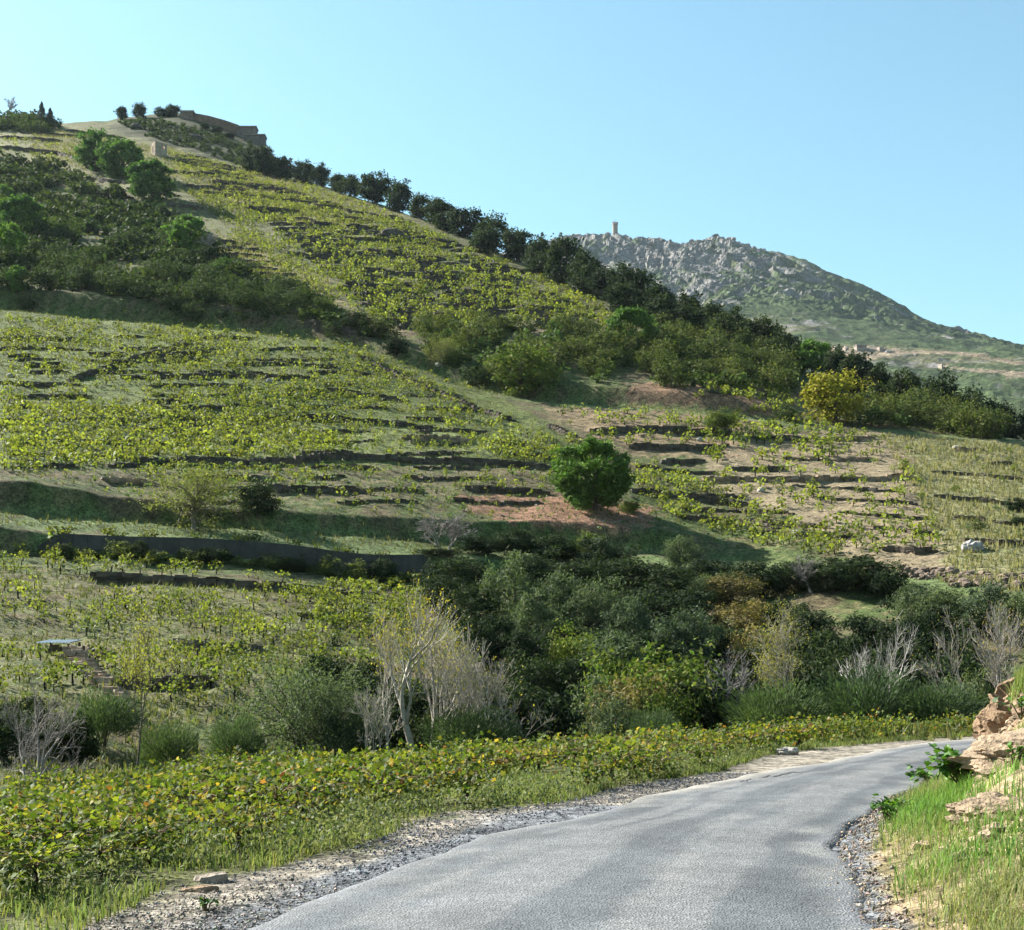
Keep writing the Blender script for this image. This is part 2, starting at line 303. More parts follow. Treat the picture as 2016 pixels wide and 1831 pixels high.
# ------------------------------------------------------------------ terrace walls: where the land steps
WALLS = [  # points (u, v) along the wall, height, label
 ([(46,718),(127,722)], .75, 'short dark dry-stone wall at the left of the lower terraced knoll'),
 ([(16,701),(72,701)], .45, 'short low stone edge at the far left of the knoll, above another wall'),
 ([(0,669),(165,669)], .4, 'low stone edge just below the grass track at the left of the knoll'),
 ([(134,752),(200,729),(260,710),(320,694),(375,679)], .8, 'diagonal dry-stone wall climbing to the right across the knoll'),
 ([(176,699),(250,700)], .5, 'short stone edge left of the diagonal wall on the knoll'),
 ([(290,703),(350,699),(419,695)], .75, 'dark dry-stone wall right of the top of the diagonal wall'),
 ([(239,744),(352,742),(545,740),(620,748)], .6, 'long low dry-stone wall across the upper knoll under a bare terrace'),
 ([(281,791),(380,790)], .5, 'short stone wall beside a bright grass patch on the knoll'),
 ([(317,837),(415,836)], .4, 'short low wall in the middle of the knoll vineyard'),
 ([(35,757),(105,760)], .7, 'short dark wall at the foot of the diagonal wall'),
 ([(0,829),(60,831)], .5, 'low wall at the left edge in the yellow vines'),
 ([(549,823),(640,824),(760,832),(860,846)], .45, 'low wall along the middle of the knoll right of the blue-green weeds'),
 ([(440,720),(560,716),(660,724)], .4, 'faint low stone edge near the top of the knoll'),
 ([(560,768),(680,772),(800,790)], .45, 'low stone edge on the right shoulder of the knoll'),
 ([(700,700),(800,748),(900,790),(1010,830)], .6, 'stone edge running down the right shoulder of the knoll'),
 ([(260,909),(422,911),(563,911),(644,900),(709,901),(801,905),(986,914),(1088,922)], .85, 'longest dark dry-stone wall crossing the knoll left of the large pine'),
 ([(528,964),(600,964),(712,966)], .6, 'dry-stone wall in the lower knoll above the almond tree shadow'),
 ([(918,963),(1000,967),(1083,973)], .65, 'dry-stone wall on bare red earth left of the large pine'),
 ([(205,943),(300,950)], .4, 'short low wall above the pale almond tree'),
 ([(786,862),(875,864),(922,870)], .5, 'short wall with a pale stone top in the middle of the knoll'),
 ([(1079,838),(1105,850),(1134,862)], .55, 'short stone edge where the knoll meets the right-hand terraces'),
 ([(1160,851),(1213,847),(1283,847),(1400,852),(1440,854)], 1.0, 'upper curved dark wall of the three short terraces above the large pine'),
 ([(1238,879),(1330,882),(1400,882),(1428,878)], .85, 'middle curved dark wall of the three short terraces above the large pine'),
 ([(1300,909),(1340,910),(1382,906)], .6, 'lowest and shortest of the three walls above the large pine'),
 ([(1392,771),(1470,775),(1553,782)], .6, 'wall between yellow vines left of the yellow tree'),
 ([(1597,864),(1660,865),(1717,864)], .35, 'thin pale stone edge below the yellow tree'),
 ([(1540,903),(1630,904),(1725,904)], .3, 'thin pale stone edge across the bare earth plot'),
 ([(1384,945),(1500,944),(1620,945),(1720,943),(1804,942)], .62, 'tan stone retaining wall across the bare earth plot'),
 ([(1241,966),(1320,977),(1400,987),(1470,997)], .75, 'dark slanting wall right of the large pine'),
 ([(1332,1015),(1440,1025),(1545,1040)], .55, 'lower slanting wall right of the large pine'),
 ([(1735,1082),(1780,1084),(1840,1086)], .5, 'short stone wall at the foot of the bare earth plot'),
 ([(1895,1066),(1960,1067),(2040,1070)], .45, 'low wall in the dry grass at the right edge'),
 ([(1944,912),(1995,914)], .5, 'tiny dark wall in the dry grass at the far right'),
 ([(1880,886),(1936,888)], .35, 'tiny pale stone edge near the track at the right'),
 ([(180,1137),(290,1141),(387,1146),(500,1153),(626,1165),(705,1182)], .8, 'dark stone wall in the lower left vineyard below the concrete wall'),
 ([(335,1270),(430,1273),(524,1280)], .75, 'dark stone wall left of the bare white saplings'),
 ([(168,1280),(214,1287)], .6, 'short dark wall right of the stone stair beside the shelter'),
 ([(228,1345),(338,1346),(424,1343)], .62, 'lowest dark stone wall behind the thin roadside tree'),
 ([(590,1211),(715,1214)], .4, 'low stone edge in vines left of the sapling tops'),
 ([(677,473),(740,476),(797,481)], .8, None), ([(810,519),(917,525)], .8, None), ([(957,530),(1070,538)], .8, None),
 ([(844,548),(950,555),(1047,564)], .7, None), ([(664,567),(784,570)], .8, None), ([(680,582),(760,583),(837,585)], .7, None),
 ([(980,569),(1044,572)], .7, None), ([(980,583),(1034,585)], .9, None), ([(814,604),(1014,604)], .7, None),
 ([(950,614),(1070,615)], .6, None), ([(747,622),(930,631)], .8, None), ([(1057,637),(1184,643)], .6, None),
 ([(417,361),(500,369),(577,379)], 1.2, None), ([(360,366),(420,372),(493,382)], 1.0, None), ([(393,379),(520,392),(672,409)], 1.1, None),
 ([(480,413),(587,424)], 1.0, None), ([(383,341),(500,351)], .9, None), ([(600,441),(720,452)], .8, None), ([(640,500),(800,506)], .8, None),
 ([(560,500),(640,508)], .8, None), ([(700,537),(820,541)], .8, None), ([(480,565),(600,575)], .9, None), ([(470,540),(590,548)], .9, None),
 ([(430,487),(520,497)], .9, None), ([(460,515),(560,524)], .9, None), ([(1090,600),(1190,610)], .6, None),
 ([(350,318),(470,332)], .8, None), ([(560,395),(700,420),(790,434)], .8, None), ([(820,470),(900,482)], .7, None), ([(590,470),(690,480)], .7, None),
 ([(0,270),(120,278)], 1.0, None), ([(0,290),(110,303),(160,318)], 1.3, None), ([(40,262),(170,270)], .8, None), ([(150,380),(265,392)], 1.0, None), ([(210,402),(300,410)], 1.0, None), ([(160,352),(255,362)], 1.0, None),
]
WALLS += [([(330,405),(400,412)],1.0,None),([(300,418),(370,425)],1.0,None),([(420,478),(500,486)],.9,None),([(440,500),(520,508)],.9,None),([(455,528),(560,536)],.9,None),([(500,552),(600,562)],.9,None),([(560,578),(650,590)],.9,None),([(130,258),(240,272)],.9,None),([(180,285),(290,298)],.9,None),([(330,338),(400,346)],.9,None),([(310,430),(390,436)],1.0,None),([(345,455),(420,462)],1.0,None),([(520,590),(640,604)],.9,None),([(540,610),(660,628)],.8,None),([(600,635),(700,655)],.8,None),([(170,330),(260,338)],1.2,None),([(250,372),(350,386)],1.0,None),([(1480,862),(1590,866)],.4,None),([(1440,925),(1540,925)],.35,None)]
_r = np.random.default_rng(4242)
LB = np.array([(300,300),(345,380),(400,440),(460,525),(560,650),(640,765)], float); RB = np.array([(300,400),(345,520),(405,765),(470,905),(510,985),(560,1085),(620,1200),(650,1210)], float)
for v0 in np.arange(308, 648, 10.5):
    ul, ur = np.interp(v0, LB[:,0], LB[:,1]), np.interp(v0, RB[:,0], RB[:,1]); u0 = ul+_r.uniform(0,40); sl = .10 if v0 < 420 else .035
    while u0 < ur-40:
        L_ = _r.uniform(50,150); u1 = min(u0+L_, ur-10)
        if u1-u0 > 30: WALLS.append(([(u0, v0+(u0-ul)*sl-4), ((u0+u1)/2, v0+((u0+u1)/2-ul)*sl-4+_r.uniform(-1.5,1.5)), (u1, v0+(u1-ul)*sl-4)], _r.uniform(.55,1.0), None))
        u0 = u1+_r.uniform(15,70)
KN = len(WALLS)
KL = np.array([(640,0),(930,0)], float); KR = np.array([(650,420),(690,690),(760,880),(830,1010),(880,1090),(930,1090)], float)
for v0 in np.arange(664, 1000, 23.0):
    ur = np.interp(v0, KR[:,0], KR[:,1]); u0 = _r.uniform(-10,60) if v0 < 930 else _r.uniform(300,420)
    while u0 < ur-60:
        u1 = min(u0+_r.uniform(60,200), ur-10)
        if u1-u0 > 45: WALLS.append(([(u0, v0+_r.uniform(-3,3)), ((u0+u1)/2, v0+_r.uniform(-2,2)), (u1, v0+_r.uniform(-3,5))], _r.uniform(.12,.3), None))
        u0 = u1+_r.uniform(40,150)
for v0, ul, ur in [(975,1260,1460),(1005,1300,1560),(1030,1400,1620),(1050,1480,1680),(925,1250,1400),(960,1560,1760),(985,1600,1800),(1015,1650,1820),(1045,1720,1840),(935,1820,2016),(985,1840,2016),(1025,1880,2016)]:
    WALLS.append(([(ul, v0-8), ((ul+ur)/2, v0), (ur, v0+8)], .2, None))
UPPER = 'low dry-stone terrace wall among vines on the upper hillside'
for pts, h, lab in WALLS:
    p = np.array(pts, float); us = np.arange(p[0,0], p[-1,0]+.1, max(4.0, (p[-1,0]-p[0,0])/30))
    ys = np.array([hit(u, np.interp(u, p[:,0], p[:,1]), False)[1] for u in us])
    ys = np.convolve(np.pad(ys, 2, 'edge'), np.ones(5)/5, 'valid') + .25*(vnoise(us*.08, us*0, 3)-.5)*2
    h = h*(.55 if lab else .8)
    STEPS.append((us, ys, h, 3.0 if ys.mean() < 200 else 5.0))

# ------------------------------------------------------------------ terrain sheet
ny = np.concatenate([np.arange(-40, 4, 2.0), np.arange(4, 40, .22), np.arange(40, 112, .36), np.arange(112, 205, .45), np.arange(205, 452, 1.0),
                     np.arange(452, 900, 14), np.array([950, 1100, 1400, 1900, 2600, 3400])])
NC = 318
s = np.linspace(-1, 1, NC); s = np.sign(s)*(.75*np.abs(s) + .25*np.abs(s)**3)
wy = np.where(ny < 460, .52*np.maximum(ny,0)+22, .52*460+22 + (ny-460)*1.0)
TX = s[None,:]*wy[:,None]; TY = np.repeat(ny[:,None], NC, 1)
TZ = ground_z(TX, TY)
TU = ucol(TX, TY); TV = HV - (TZ - EYE)/np.maximum(TY,1)*F
rough = (fbm(TX*1.3, TY*1.3, 3, 9)-.5)*.16*sstep(36,50,TY)
# ground colours: soil, grass and straw where each of them grows, plus painted gully shade
def blendc(c, colr, m): return c*(1-m[...,None]) + np.asarray(colr)*m[...,None]
n1 = fbm(TX*.12, TY*.12, 4, 3); n2 = fbm(TX*.5, TY*.5, 3, 41); n3 = fbm(TX*1.7, TY*1.7, 2, 55)
jU = TU + (n2-.5)*70; jV = TV + (n3-.5)*26 + (n2-.5)*16
c = np.zeros(TX.shape+(3,)) + np.array([.13,.105,.058])
c = blendc(c, (.085,.115,.036), sstep(.36,.54, n2*.6+n1*.4))
c = blendc(c, (.20,.165,.085), sstep(.55,.68, n3*.5+n2*.5)*.8)
def reg(poly, colr, amt=1.0, t0=None):
    global c
    m = inpoly(jU, jV, poly).astype(float)*amt
    if t0 is not None: m = m*sstep(t0-.07, t0+.07, n3*.6+n2*.4)
    m = m*(TY > 45)
    c = blendc(c, colr, m)
reg([(-400,200),(110,240),(200,240),(360,300),(480,340),(620,360),(800,415),(1000,505),(1240,610),(1240,660),(760,650),(600,560),(430,470),(330,400),(180,360),(-400,300)], (.165,.16,.07), .75)
reg([(-400,220),(110,240),(330,290),(480,335),(700,390),(800,430),(640,450),(480,420),(360,360),(180,345),(-400,330)], (.24,.225,.105), .8, .4)
reg([(380,470),(480,470),(660,560),(660,600),(560,590),(430,520)], (.33,.28,.14), .8, .4)
reg([(240,215),(350,210),(520,270),(600,345),(480,335),(350,290),(220,262)], (.075,.08,.038), .95)
reg([(600,560),(760,640),(1000,650),(1200,620),(1200,660),(960,670),(740,660)], (.27,.19,.12), .6, .45)
reg([(-400,600),(430,640),(700,680),(960,770),(1120,860),(1090,920),(-400,930)], (.12,.15,.043), .92, .3)
reg([(500,840),(900,840),(980,890),(700,900),(520,905)], (.20,.225,.085), .8, .4)
reg([(250,910),(1090,920),(1080,985),(600,1000),(300,950)], (.21,.17,.10), .55, .52)
reg([(890,970),(1140,975),(1290,1000),(1300,1040),(1080,1035),(930,1012)], (.30,.165,.105), .95)
reg([(-400,995),(430,1030),(900,1062),(880,1090),(430,1060),(-400,1020)], (.10,.125,.045), .9)
reg([(1360,840),(1560,850),(1730,850),(1800,900),(1880,1090),(1840,1130),(1700,1120),(1560,1020),(1400,960)], (.29,.225,.145), .85)
reg([(1060,800),(1500,820),(1440,900),(1240,900)], (.30,.21,.13), .75, .4)
reg([(1240,755),(1580,760),(1560,830),(1450,815),(1220,800)], (.24,.15,.095), .95)
reg([(1730,855),(2400,880),(2400,1180),(1860,1140),(1850,1080),(1790,900)], (.26,.24,.125), .85)
reg([(1730,855),(2400,880),(2400,1180),(1860,1140),(1850,1080),(1790,900)], (.16,.18,.07), .7, .55)
reg([(-400,1100),(700,1180),(700,1260),(400,1420),(-400,1420)], (.15,.145,.065), .7, .42)
reg([(900,1250),(1900,1250),(1900,1420),(900,1420)], (.08,.07,.04), .8)  # gully floor darkened: shade between the crowns put into the ground colour
# grass on the tracks
for li in (9, 5):
    la = pchip(LK[li][0], LK[li][1], np.clip(TU,-400,2400)); lb = pchip(LK[li+1][0], LK[li+1][1], np.clip(TU,-400,2400))
    m = ((TY > la-.6) & (TY < lb+.3)).astype(float)
    c = blendc(c, (.13,.175,.065), m*.85*sstep(.25,.5,n2))
# near: gravel shoulder, verge, bank
g = xg(TY); a = xa(TY); r = xr(TY); near = 1-sstep(34, 40, TY)
c = blendc(c, (.11,.115,.045), near*(g-TX > 0))
gr = near*sstep(-.35,.1, TX - g + (n3-.5)*.9)*(TX < r+.4)
c = blendc(c, (.30,.265,.215), gr)
c = blendc(c, (.185,.195,.21), gr*sstep(.25,.6, (TX-g)/np.maximum(a-g,.2)+(n2-.5)*.9)*(TY > 6)*(TY < 15.5))
bk = near*(TX > r+.2)
c = blendc(c, (.21,.175,.09), bk)
c = blendc(c, (.34,.25,.165), bk*sstep(.48,.6, n2*.5+n3*.5)*.8)
c = blendc(c, (.34,.25,.16), bk*sstep(.75,1.05,TX-r+(n3-.5)*.4)*sstep(9.5,11.5,TY)*.9)
c = blendc(c, (.33,.225,.145), bk*sstep(20.5,22,TY))
mb = MB(); idx = np.arange(TX.size).reshape(TX.shape)
q = np.stack([idx[:-1,:-1], idx[:-1,1:], idx[1:,1:], idx[1:,:-1]], -1).reshape(-1,4)
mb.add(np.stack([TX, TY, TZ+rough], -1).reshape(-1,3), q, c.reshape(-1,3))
m, n, l, p = mat('hillside_ground')
ca = N(n, 'ShaderNodeAttribute', attribute_name='Col').outputs['Color']; tc = N(n, 'ShaderNodeTexCoord').outputs['Object']
f1 = noise(n, l, tc, 1.5, 6, .75); f2 = noise(n, l, tc, 6, 5, .75); f3 = noise(n, l, tc, 45, 3, .7)
cc = mul(n, l, ca, ramp(n, l, f1, [(.36,.42),(.5,1),(.66,1.55)])); cc = mul(n, l, cc, ramp(n, l, f2, [(.34,.4),(.5,1),(.68,1.6)])); cc = mul(n, l, cc, ramp(n, l, f3, [(.3,.6),(.7,1.4)]))
l.new(cc, p.inputs['Base Color']); p.inputs['Roughness'].default_value = .95; p.inputs['Specular IOR Level'].default_value = .1
bump(n, l, p, f2, .7, .12)
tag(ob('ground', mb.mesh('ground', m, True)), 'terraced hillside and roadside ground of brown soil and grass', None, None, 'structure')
c = None

# ------------------------------------------------------------------ mountain behind
ML = [('z', [(300,-40,620),(1100,-30,700),(1690,-20,720),(2400,-20,700),(3200,-20,700)]),
      ('v', [(300,760,1000),(1000,720,1050),(1300,735,1050),(1640,745,1000),(1760,748,1000),(2016,790,900),(2400,860,850),(3200,1000,850)]),
      ('v', [(300,690,1200),(1000,640,1250),(1300,660,1250),(1640,694,1180),(1760,690,1180),(1850,697,1170),(2016,722,1050),(2400,810,980),(3200,960,950)]),
      ('v', [(300,640,1260),(1000,600,1320),(1300,630,1330),(1640,676,1230),(1760,680,1230),(1850,692,1200),(2016,712,1090),(2400,800,1000),(3200,950,980)]),
      ('v', [(300,580,1800),(900,530,1800),(1050,492,1800),(1100,480,1800),(1130,472,1800),(1165,470,1800),(1211,470,1800),(1240,480,1800),(1300,479,1820),(1335,489,1830),(1380,480,1830),(1425,472,1830),(1460,481,1830),(1490,490,1820),(1560,504,1800),(1640,540,1760),(1700,567,1740),(1780,605,1700),(1815,628,1680),(1900,660,1640),(2016,692,1580),(2200,760,1500),(2400,830,1450),(3200,1000,1400)])]
MK = [_mk(*q_) for q_ in ML]
def mtn(u, Y, detail=True):
    ys = [pchip(a, b, u) for a, b, c_ in MK]; zs = [pchip(a, c_, u) for a, b, c_ in MK]
    ys += [ys[-1]*1.04, ys[-1]*1.6]; zs += [zs[-1]-18, zs[-1]*.1-40]
    z = zs[0]-20.
    for k in range(len(ys)-1):
        t = np.clip((Y-ys[k])/(ys[k+1]-ys[k]), 0, 1); z = np.where(Y >= ys[k], zs[k]+(zs[k+1]-zs[k])*t, z)
    x = (u-1008)/F*Y
    if detail:
        up = sstep(.55, .95, (Y-700)/(ys[4]-700)); left = 1-sstep(1380, 1620, u)
        rid = 1-np.abs(2*fbm(x*.012, Y*.012, 5, 101)-1)
        rk = 1-np.abs(2*fbm(x*.045, Y*.045, 4, 151)-1)
        crag = sstep(.45,.7,fbm(x*.006, Y*.006, 3, 203))
        z = z + (rid-.75)*30*(.35+.65*up)*sstep(750, 950, Y)*(1-.8*sstep(.96,1.0,Y/ys[4])) + (rk-.7)*(30*up*(.12+.88*left)*sstep(.62,.95,(Y-700)/(ys[4]-700))+(6+12*crag)*(.3+.7*sstep(1250,1500,Y)))*sstep(800,900,Y)*(1-.45*sstep(.97,1.0,Y/ys[4]))
    return x, z
mu = np.concatenate([np.arange(300, 1080, 30), np.arange(1080, 2060, 3.4), np.arange(2060, 3200, 30)])
my = np.concatenate([np.arange(650, 1000, 12), np.arange(1000, 1860, 4.2), np.arange(1860, 2900, 40)])
MU, MY = np.meshgrid(mu, my); MX, MZ = mtn(MU, MY)
cy = pchip(MK[4][0], MK[4][1], MU)
mc = np.zeros(MX.shape+(3,)) + np.array([.085,.12,.052])
k1 = fbm(MX*.02, MY*.02, 4, 61); k2 = fbm(MX*.08, MY*.08, 3, 71); k3 = fbm(MX*.006, MY*.006, 3, 81)
mc = blendc(mc, (.055,.075,.032), sstep(.48,.62,k2*.6+k1*.4)*.8)
mc = blendc(mc, (.20,.185,.095), sstep(.5,.66,k3*.5+k1*.5)*.6)
left = 1-sstep(1330, 1600, MU+(k1-.5)*260); up = sstep(.5,.9,(MY-700)/(cy-700))
gx = np.gradient(MZ, axis=1)/np.gradient(MX, axis=1); gy = np.gradient(MZ, axis=0)/np.gradient(MY, axis=0)
slope = np.hypot(gx, gy)
rockm = np.clip(sstep(.42,.58, k2*.55+k1*.45 + .13*left*up + .03*(slope-.5) - .11*(1-left) - .07*(1-up)), 0, 1)
mc = blendc(mc, (.285,.265,.26), rockm*.85)
MV = HV-(MZ-EYE)/MY*F
sc_ = inpoly(MU+(k2-.5)*40, MV+(k2-.5)*16, [(1630,686),(1770,684),(1780,700),(1700,712),(1640,706)])*1.0
mc = blendc(mc, (.36,.28,.20), sc_*.8)
rd = inpoly(MU, MV+(k2-.5)*7, [(1740,690),(1900,692),(2100,728),(2100,735),(1900,699),(1740,695)])*1.0
rd = np.maximum(rd, inpoly(MU, MV+(k2-.5)*10, [(1840,718),(2100,738),(2100,752),(1900,730)])*1.0)
mc = blendc(mc, (.36,.27,.20), rd*.75)
mb = MB(); idx = np.arange(MX.size).reshape(MX.shape)
q = np.stack([idx[:-1,:-1], idx[:-1,1:], idx[1:,1:], idx[1:,:-1]], -1).reshape(-1,4)
mb.add(np.stack([MX,MY,MZ],-1).reshape(-1,3), q, mc.reshape(-1,3))
m, n, l, p = mat('mountain_ground')
ca = N(n, 'ShaderNodeAttribute', attribute_name='Col').outputs['Color']; tc = N(n, 'ShaderNodeTexCoord').outputs['Object']
f1 = noise(n, l, tc, .05, 6, .7); f2 = noise(n, l, tc, .35, 5, .75)
cc = mul(n, l, ca, ramp(n, l, f1, [(.32,.6),(.68,1.4)])); cc = mul(n, l, cc, ramp(n, l, f2, [(.38,.42),(.5,1),(.62,1.5)]))
l.new(cc, p.inputs['Base Color']); p.inputs['Roughness'].default_value = .95; p.inputs['Specular IOR Level'].default_value = .05
bump(n, l, p, f2, .8, 3.0)
tag(ob('mountain', mb.mesh('mountain', m, False)), 'distant rocky green mountain behind the ridge', None, None, 'structure')
# crags and boulders on the mountain
def rock_arrays(seed, n_=1, rough_=.3, flat=.8):
    import bmesh
    bm = bmesh.new(); bmesh.ops.create_icosphere(bm, subdivisions=n_, radius=1)
    v = np.array([x.co[:] for x in bm.verts]); f = np.array([[q_.index for q_ in x.verts] for x in bm.faces]); bm.free()
    r_ = np.random.default_rng(seed)
    for k in range(5):
        d = unit(r_.normal(size=3)); o = r_.uniform(.45,.8); h = v@d; v = v - np.clip(h-o,0,None)[:,None]*d
    v = v*(1+rough_*(r_.random((len(v),1))-.5)); v = v*r_.uniform(.7,1.2,3); v[:,2] *= flat
    return v.astype(np.float32), {3: f}, np.ones((len(v),3), np.float32)
RK = [rock_arrays(i, 1, .25) for i in range(6)]
r_ = np.random.default_rng(77); mb = MB()
uu = r_.uniform(1080, 2040, 9000); yy = r_.uniform(900, 1840, 9000)
cyy = pchip(MK[4][0], MK[4][1], uu); xx, zz = mtn(uu, yy)
kk = fbm(xx*.02, yy*.02, 4, 61)*.45+fbm(xx*.08, yy*.08, 3, 71)*.55
pr = (1-sstep(1330,1620,uu+(kk-.5)*300))*sstep(.4,.85,(yy-700)/(cyy-700))*.9 + .008
ok = (yy < cyy*1.005) & (r_.random(9000) < pr*sstep(.42,.58,kk)*.9)
for x_, y_, z_ in zip(xx[ok], yy[ok], zz[ok]):
    s_ = 1.3+3.0*r_.random()**3; a_ = r_.uniform(0,6.28); ca_, sa_ = math.cos(a_), math.sin(a_)
    g_ = r_.uniform(.7,1.15)
    mb.put(RK[r_.integers(6)], np.array([[ca_,-sa_,0],[sa_,ca_,0],[0,0,1.1]])*s_, (x_,y_,z_+.15*s_), np.array([.29,.27,.265])*g_)
for u_ in np.concatenate([r_.normal(1195,55,26), r_.normal(1420,60,16), r_.uniform(1260,1500,14)]):   # jagged crest
    Yc = float(pchip(MK[4][0], MK[4][1], u_)); 
    if abs(u_-1211) < 9: continue
    for _ in range(3):
        y_ = Yc + r_.uniform(-25,5); x_, z_ = mtn(np.array(u_+r_.uniform(-6,6)), np.array(y_)); s_ = r_.uniform(2.5,5.5); a_ = r_.uniform(0,6.28); ca_, sa_ = math.cos(a_), math.sin(a_)
        mb.put(RK[r_.integers(6)], np.array([[ca_,-sa_,0],[sa_,ca_,0],[0,0,1.25]])*s_, (x_,y_,z_), np.array([.31,.285,.275])*r_.uniform(.7,1.1))
tag(ob('mountain_rocks', mb.mesh('mountain_rocks', M_MASON)), 'grey crags and boulders scattered over the far mountain', 'rocks', None, 'stuff')

# ------------------------------------------------------------------ road
ry = np.concatenate([np.arange(-35, 4, 1.5), np.arange(4, 33.6, .12)])
ts = np.linspace(0, 1, 60)
e1 = .2*(fbm(ry*.8, ry*0, 5, 5)-.5)*2; e2 = .24*(fbm(ry*.8, ry*0+9, 4, 6)-.5)*2
la = xa(ry)+e1; lb = xr(ry)+e2+.05
QX = la[:,None]+(lb-la)[:,None]*ts[None,:]; QY = np.repeat(ry[:,None], len(ts), 1)
crown = .05*(1-(2*ts-1)**2)
QZ = .012 + crown[None,:] + .02*(fbm(QX*.8, QY*.8, 3, 15)-.5) - .04*((ts<.001)|(ts>.999))[None,:]
edge = np.minimum(ts, 1-ts)[None,:]*np.ones_like(QX)
d1 = fbm(QX*.7+QY*.15, QY*.25, 4, 21); d2 = fbm(QX*2.5, QY*2.0, 3, 23)
qc = np.zeros(QX.shape+(3,)) + np.array([.125,.137,.15])
qc = blendc(qc, (.085,.092,.102), sstep(.46,.60,d1)*.45)
qc = blendc(qc, (.26,.26,.25), sstep(.52,.7,d2*.4+d1*.2+.35*(1-sstep(0,.28,edge)))*.75)
ln_ = fbm(ts[None,:]*9+.3*np.sin(QY*.4), QY*.12, 3, 29); qc = blendc(qc, (.21,.215,.22), sstep(.5,.66,ln_)*.75); qc = blendc(qc, (.09,.095,.105), sstep(.6,.72,fbm(QX*.9+4, QY*.5, 4, 35))*.4)
qc = blendc(qc, (.40,.37,.32), (1-sstep(0,.16+.12*d2,edge))*sstep(14,18,QY)*(ts[None,:] < .5)*.8)
qc = blendc(qc, (.185,.195,.21), (1-sstep(0,.09,edge+(d2-.5)*.08))*.9*(QY < 15))
tr = np.exp(-((ts-.62)/.06)**2)+np.exp(-((ts-.2)/.05)**2)
qc = blendc(qc, (.24,.24,.235), np.clip(tr[None,:]*sstep(.35,.6,d2)*.5,0,1))
mb = MB(); idx = np.arange(QX.size).reshape(QX.shape)
mb.add(np.stack([QX,QY,QZ],-1).reshape(-1,3), np.stack([idx[:-1,:-1], idx[:-1,1:], idx[1:,1:], idx[1:,:-1]], -1).reshape(-1,4), qc.reshape(-1,3))
m, n, l, p = mat('worn_asphalt')
ca = N(n, 'ShaderNodeAttribute', attribute_name='Col').outputs['Color']; tc = N(n, 'ShaderNodeTexCoord').outputs['Object']
vo = N(n, 'ShaderNodeTexVoronoi'); vo.inputs['Scale'].default_value = 65; l.new(tc, vo.inputs['Vector'])
f2 = noise(n, l, tc, 14, 5, .8); f1 = noise(n, l, tc, 1.1, 5, .65)
cc = mul(n, l, ca, ramp(n, l, vo.outputs['Color'], [(.05,.62),(.4,.98),(.95,1.3)])); cc = mul(n, l, cc, ramp(n, l, f2, [(.34,.72),(.5,1),(.66,1.22)])); cc = mul(n, l, cc, ramp(n, l, f1, [(.3,.7),(.7,1.2)]))
l.new(cc, p.inputs['Base Color']); p.inputs['Roughness'].default_value = .85; p.inputs['Specular IOR Level'].default_value = .25
bump(n, l, p, vo.outputs['Distance'], .8, .012)
road = tag(ob('road', mb.mesh('road', m, True)), 'worn grey asphalt country road curving to the right', None, None, 'structure')
# cracks in the asphalt
mcr, n, l, p = mat('crack_tar'); nn = noise(n, l, N(n,'ShaderNodeTexCoord').outputs['Object'], 20); l.new(ramp(n,l,nn,[(.3,(.012,.012,.013)),(.7,(.04,.04,.042))]), p.inputs['Base Color']); p.inputs['Roughness'].default_value = .9
def road_z(x, Y):
    t = (x-xa(Y))/(xr(Y)-xa(Y)); return .012+.05*(1-(2*t-1)**2)+.02*(fbm(np.array(x*.8), np.array(Y*.8), 3, 15)-.5)
for (ua, va, ub, vb, wd_) in [(1488,1531,1600,1517,.05),(1455,1538,1485,1533,.035),(1060,1868,1120,1856,.03)]:
    mb = MB(); P = []
    for t in np.linspace(0,1,14):
        u_, v_ = ua+(ub-ua)*t, va+(vb-va)*t+random.uniform(-2,2); Y_ = (EYE-.05)*F/(v_-HV); x_ = (u_-1008)/F*Y_
        w_ = wd_*random.uniform(.4,1.3)*math.sin(math.pi*min(max(t,.03),.97))
        zc = float(road_z(x_,Y_))+.005; P += [(x_,Y_-w_*1.6,zc),(x_,Y_+w_*1.6,zc)]
    mb.add(P, [[2*i,2*i+2,2*i+3,2*i+1] for i in range(13)], (.02,.02,.02)); ob('crack', mb.mesh('crack', mcr), road)
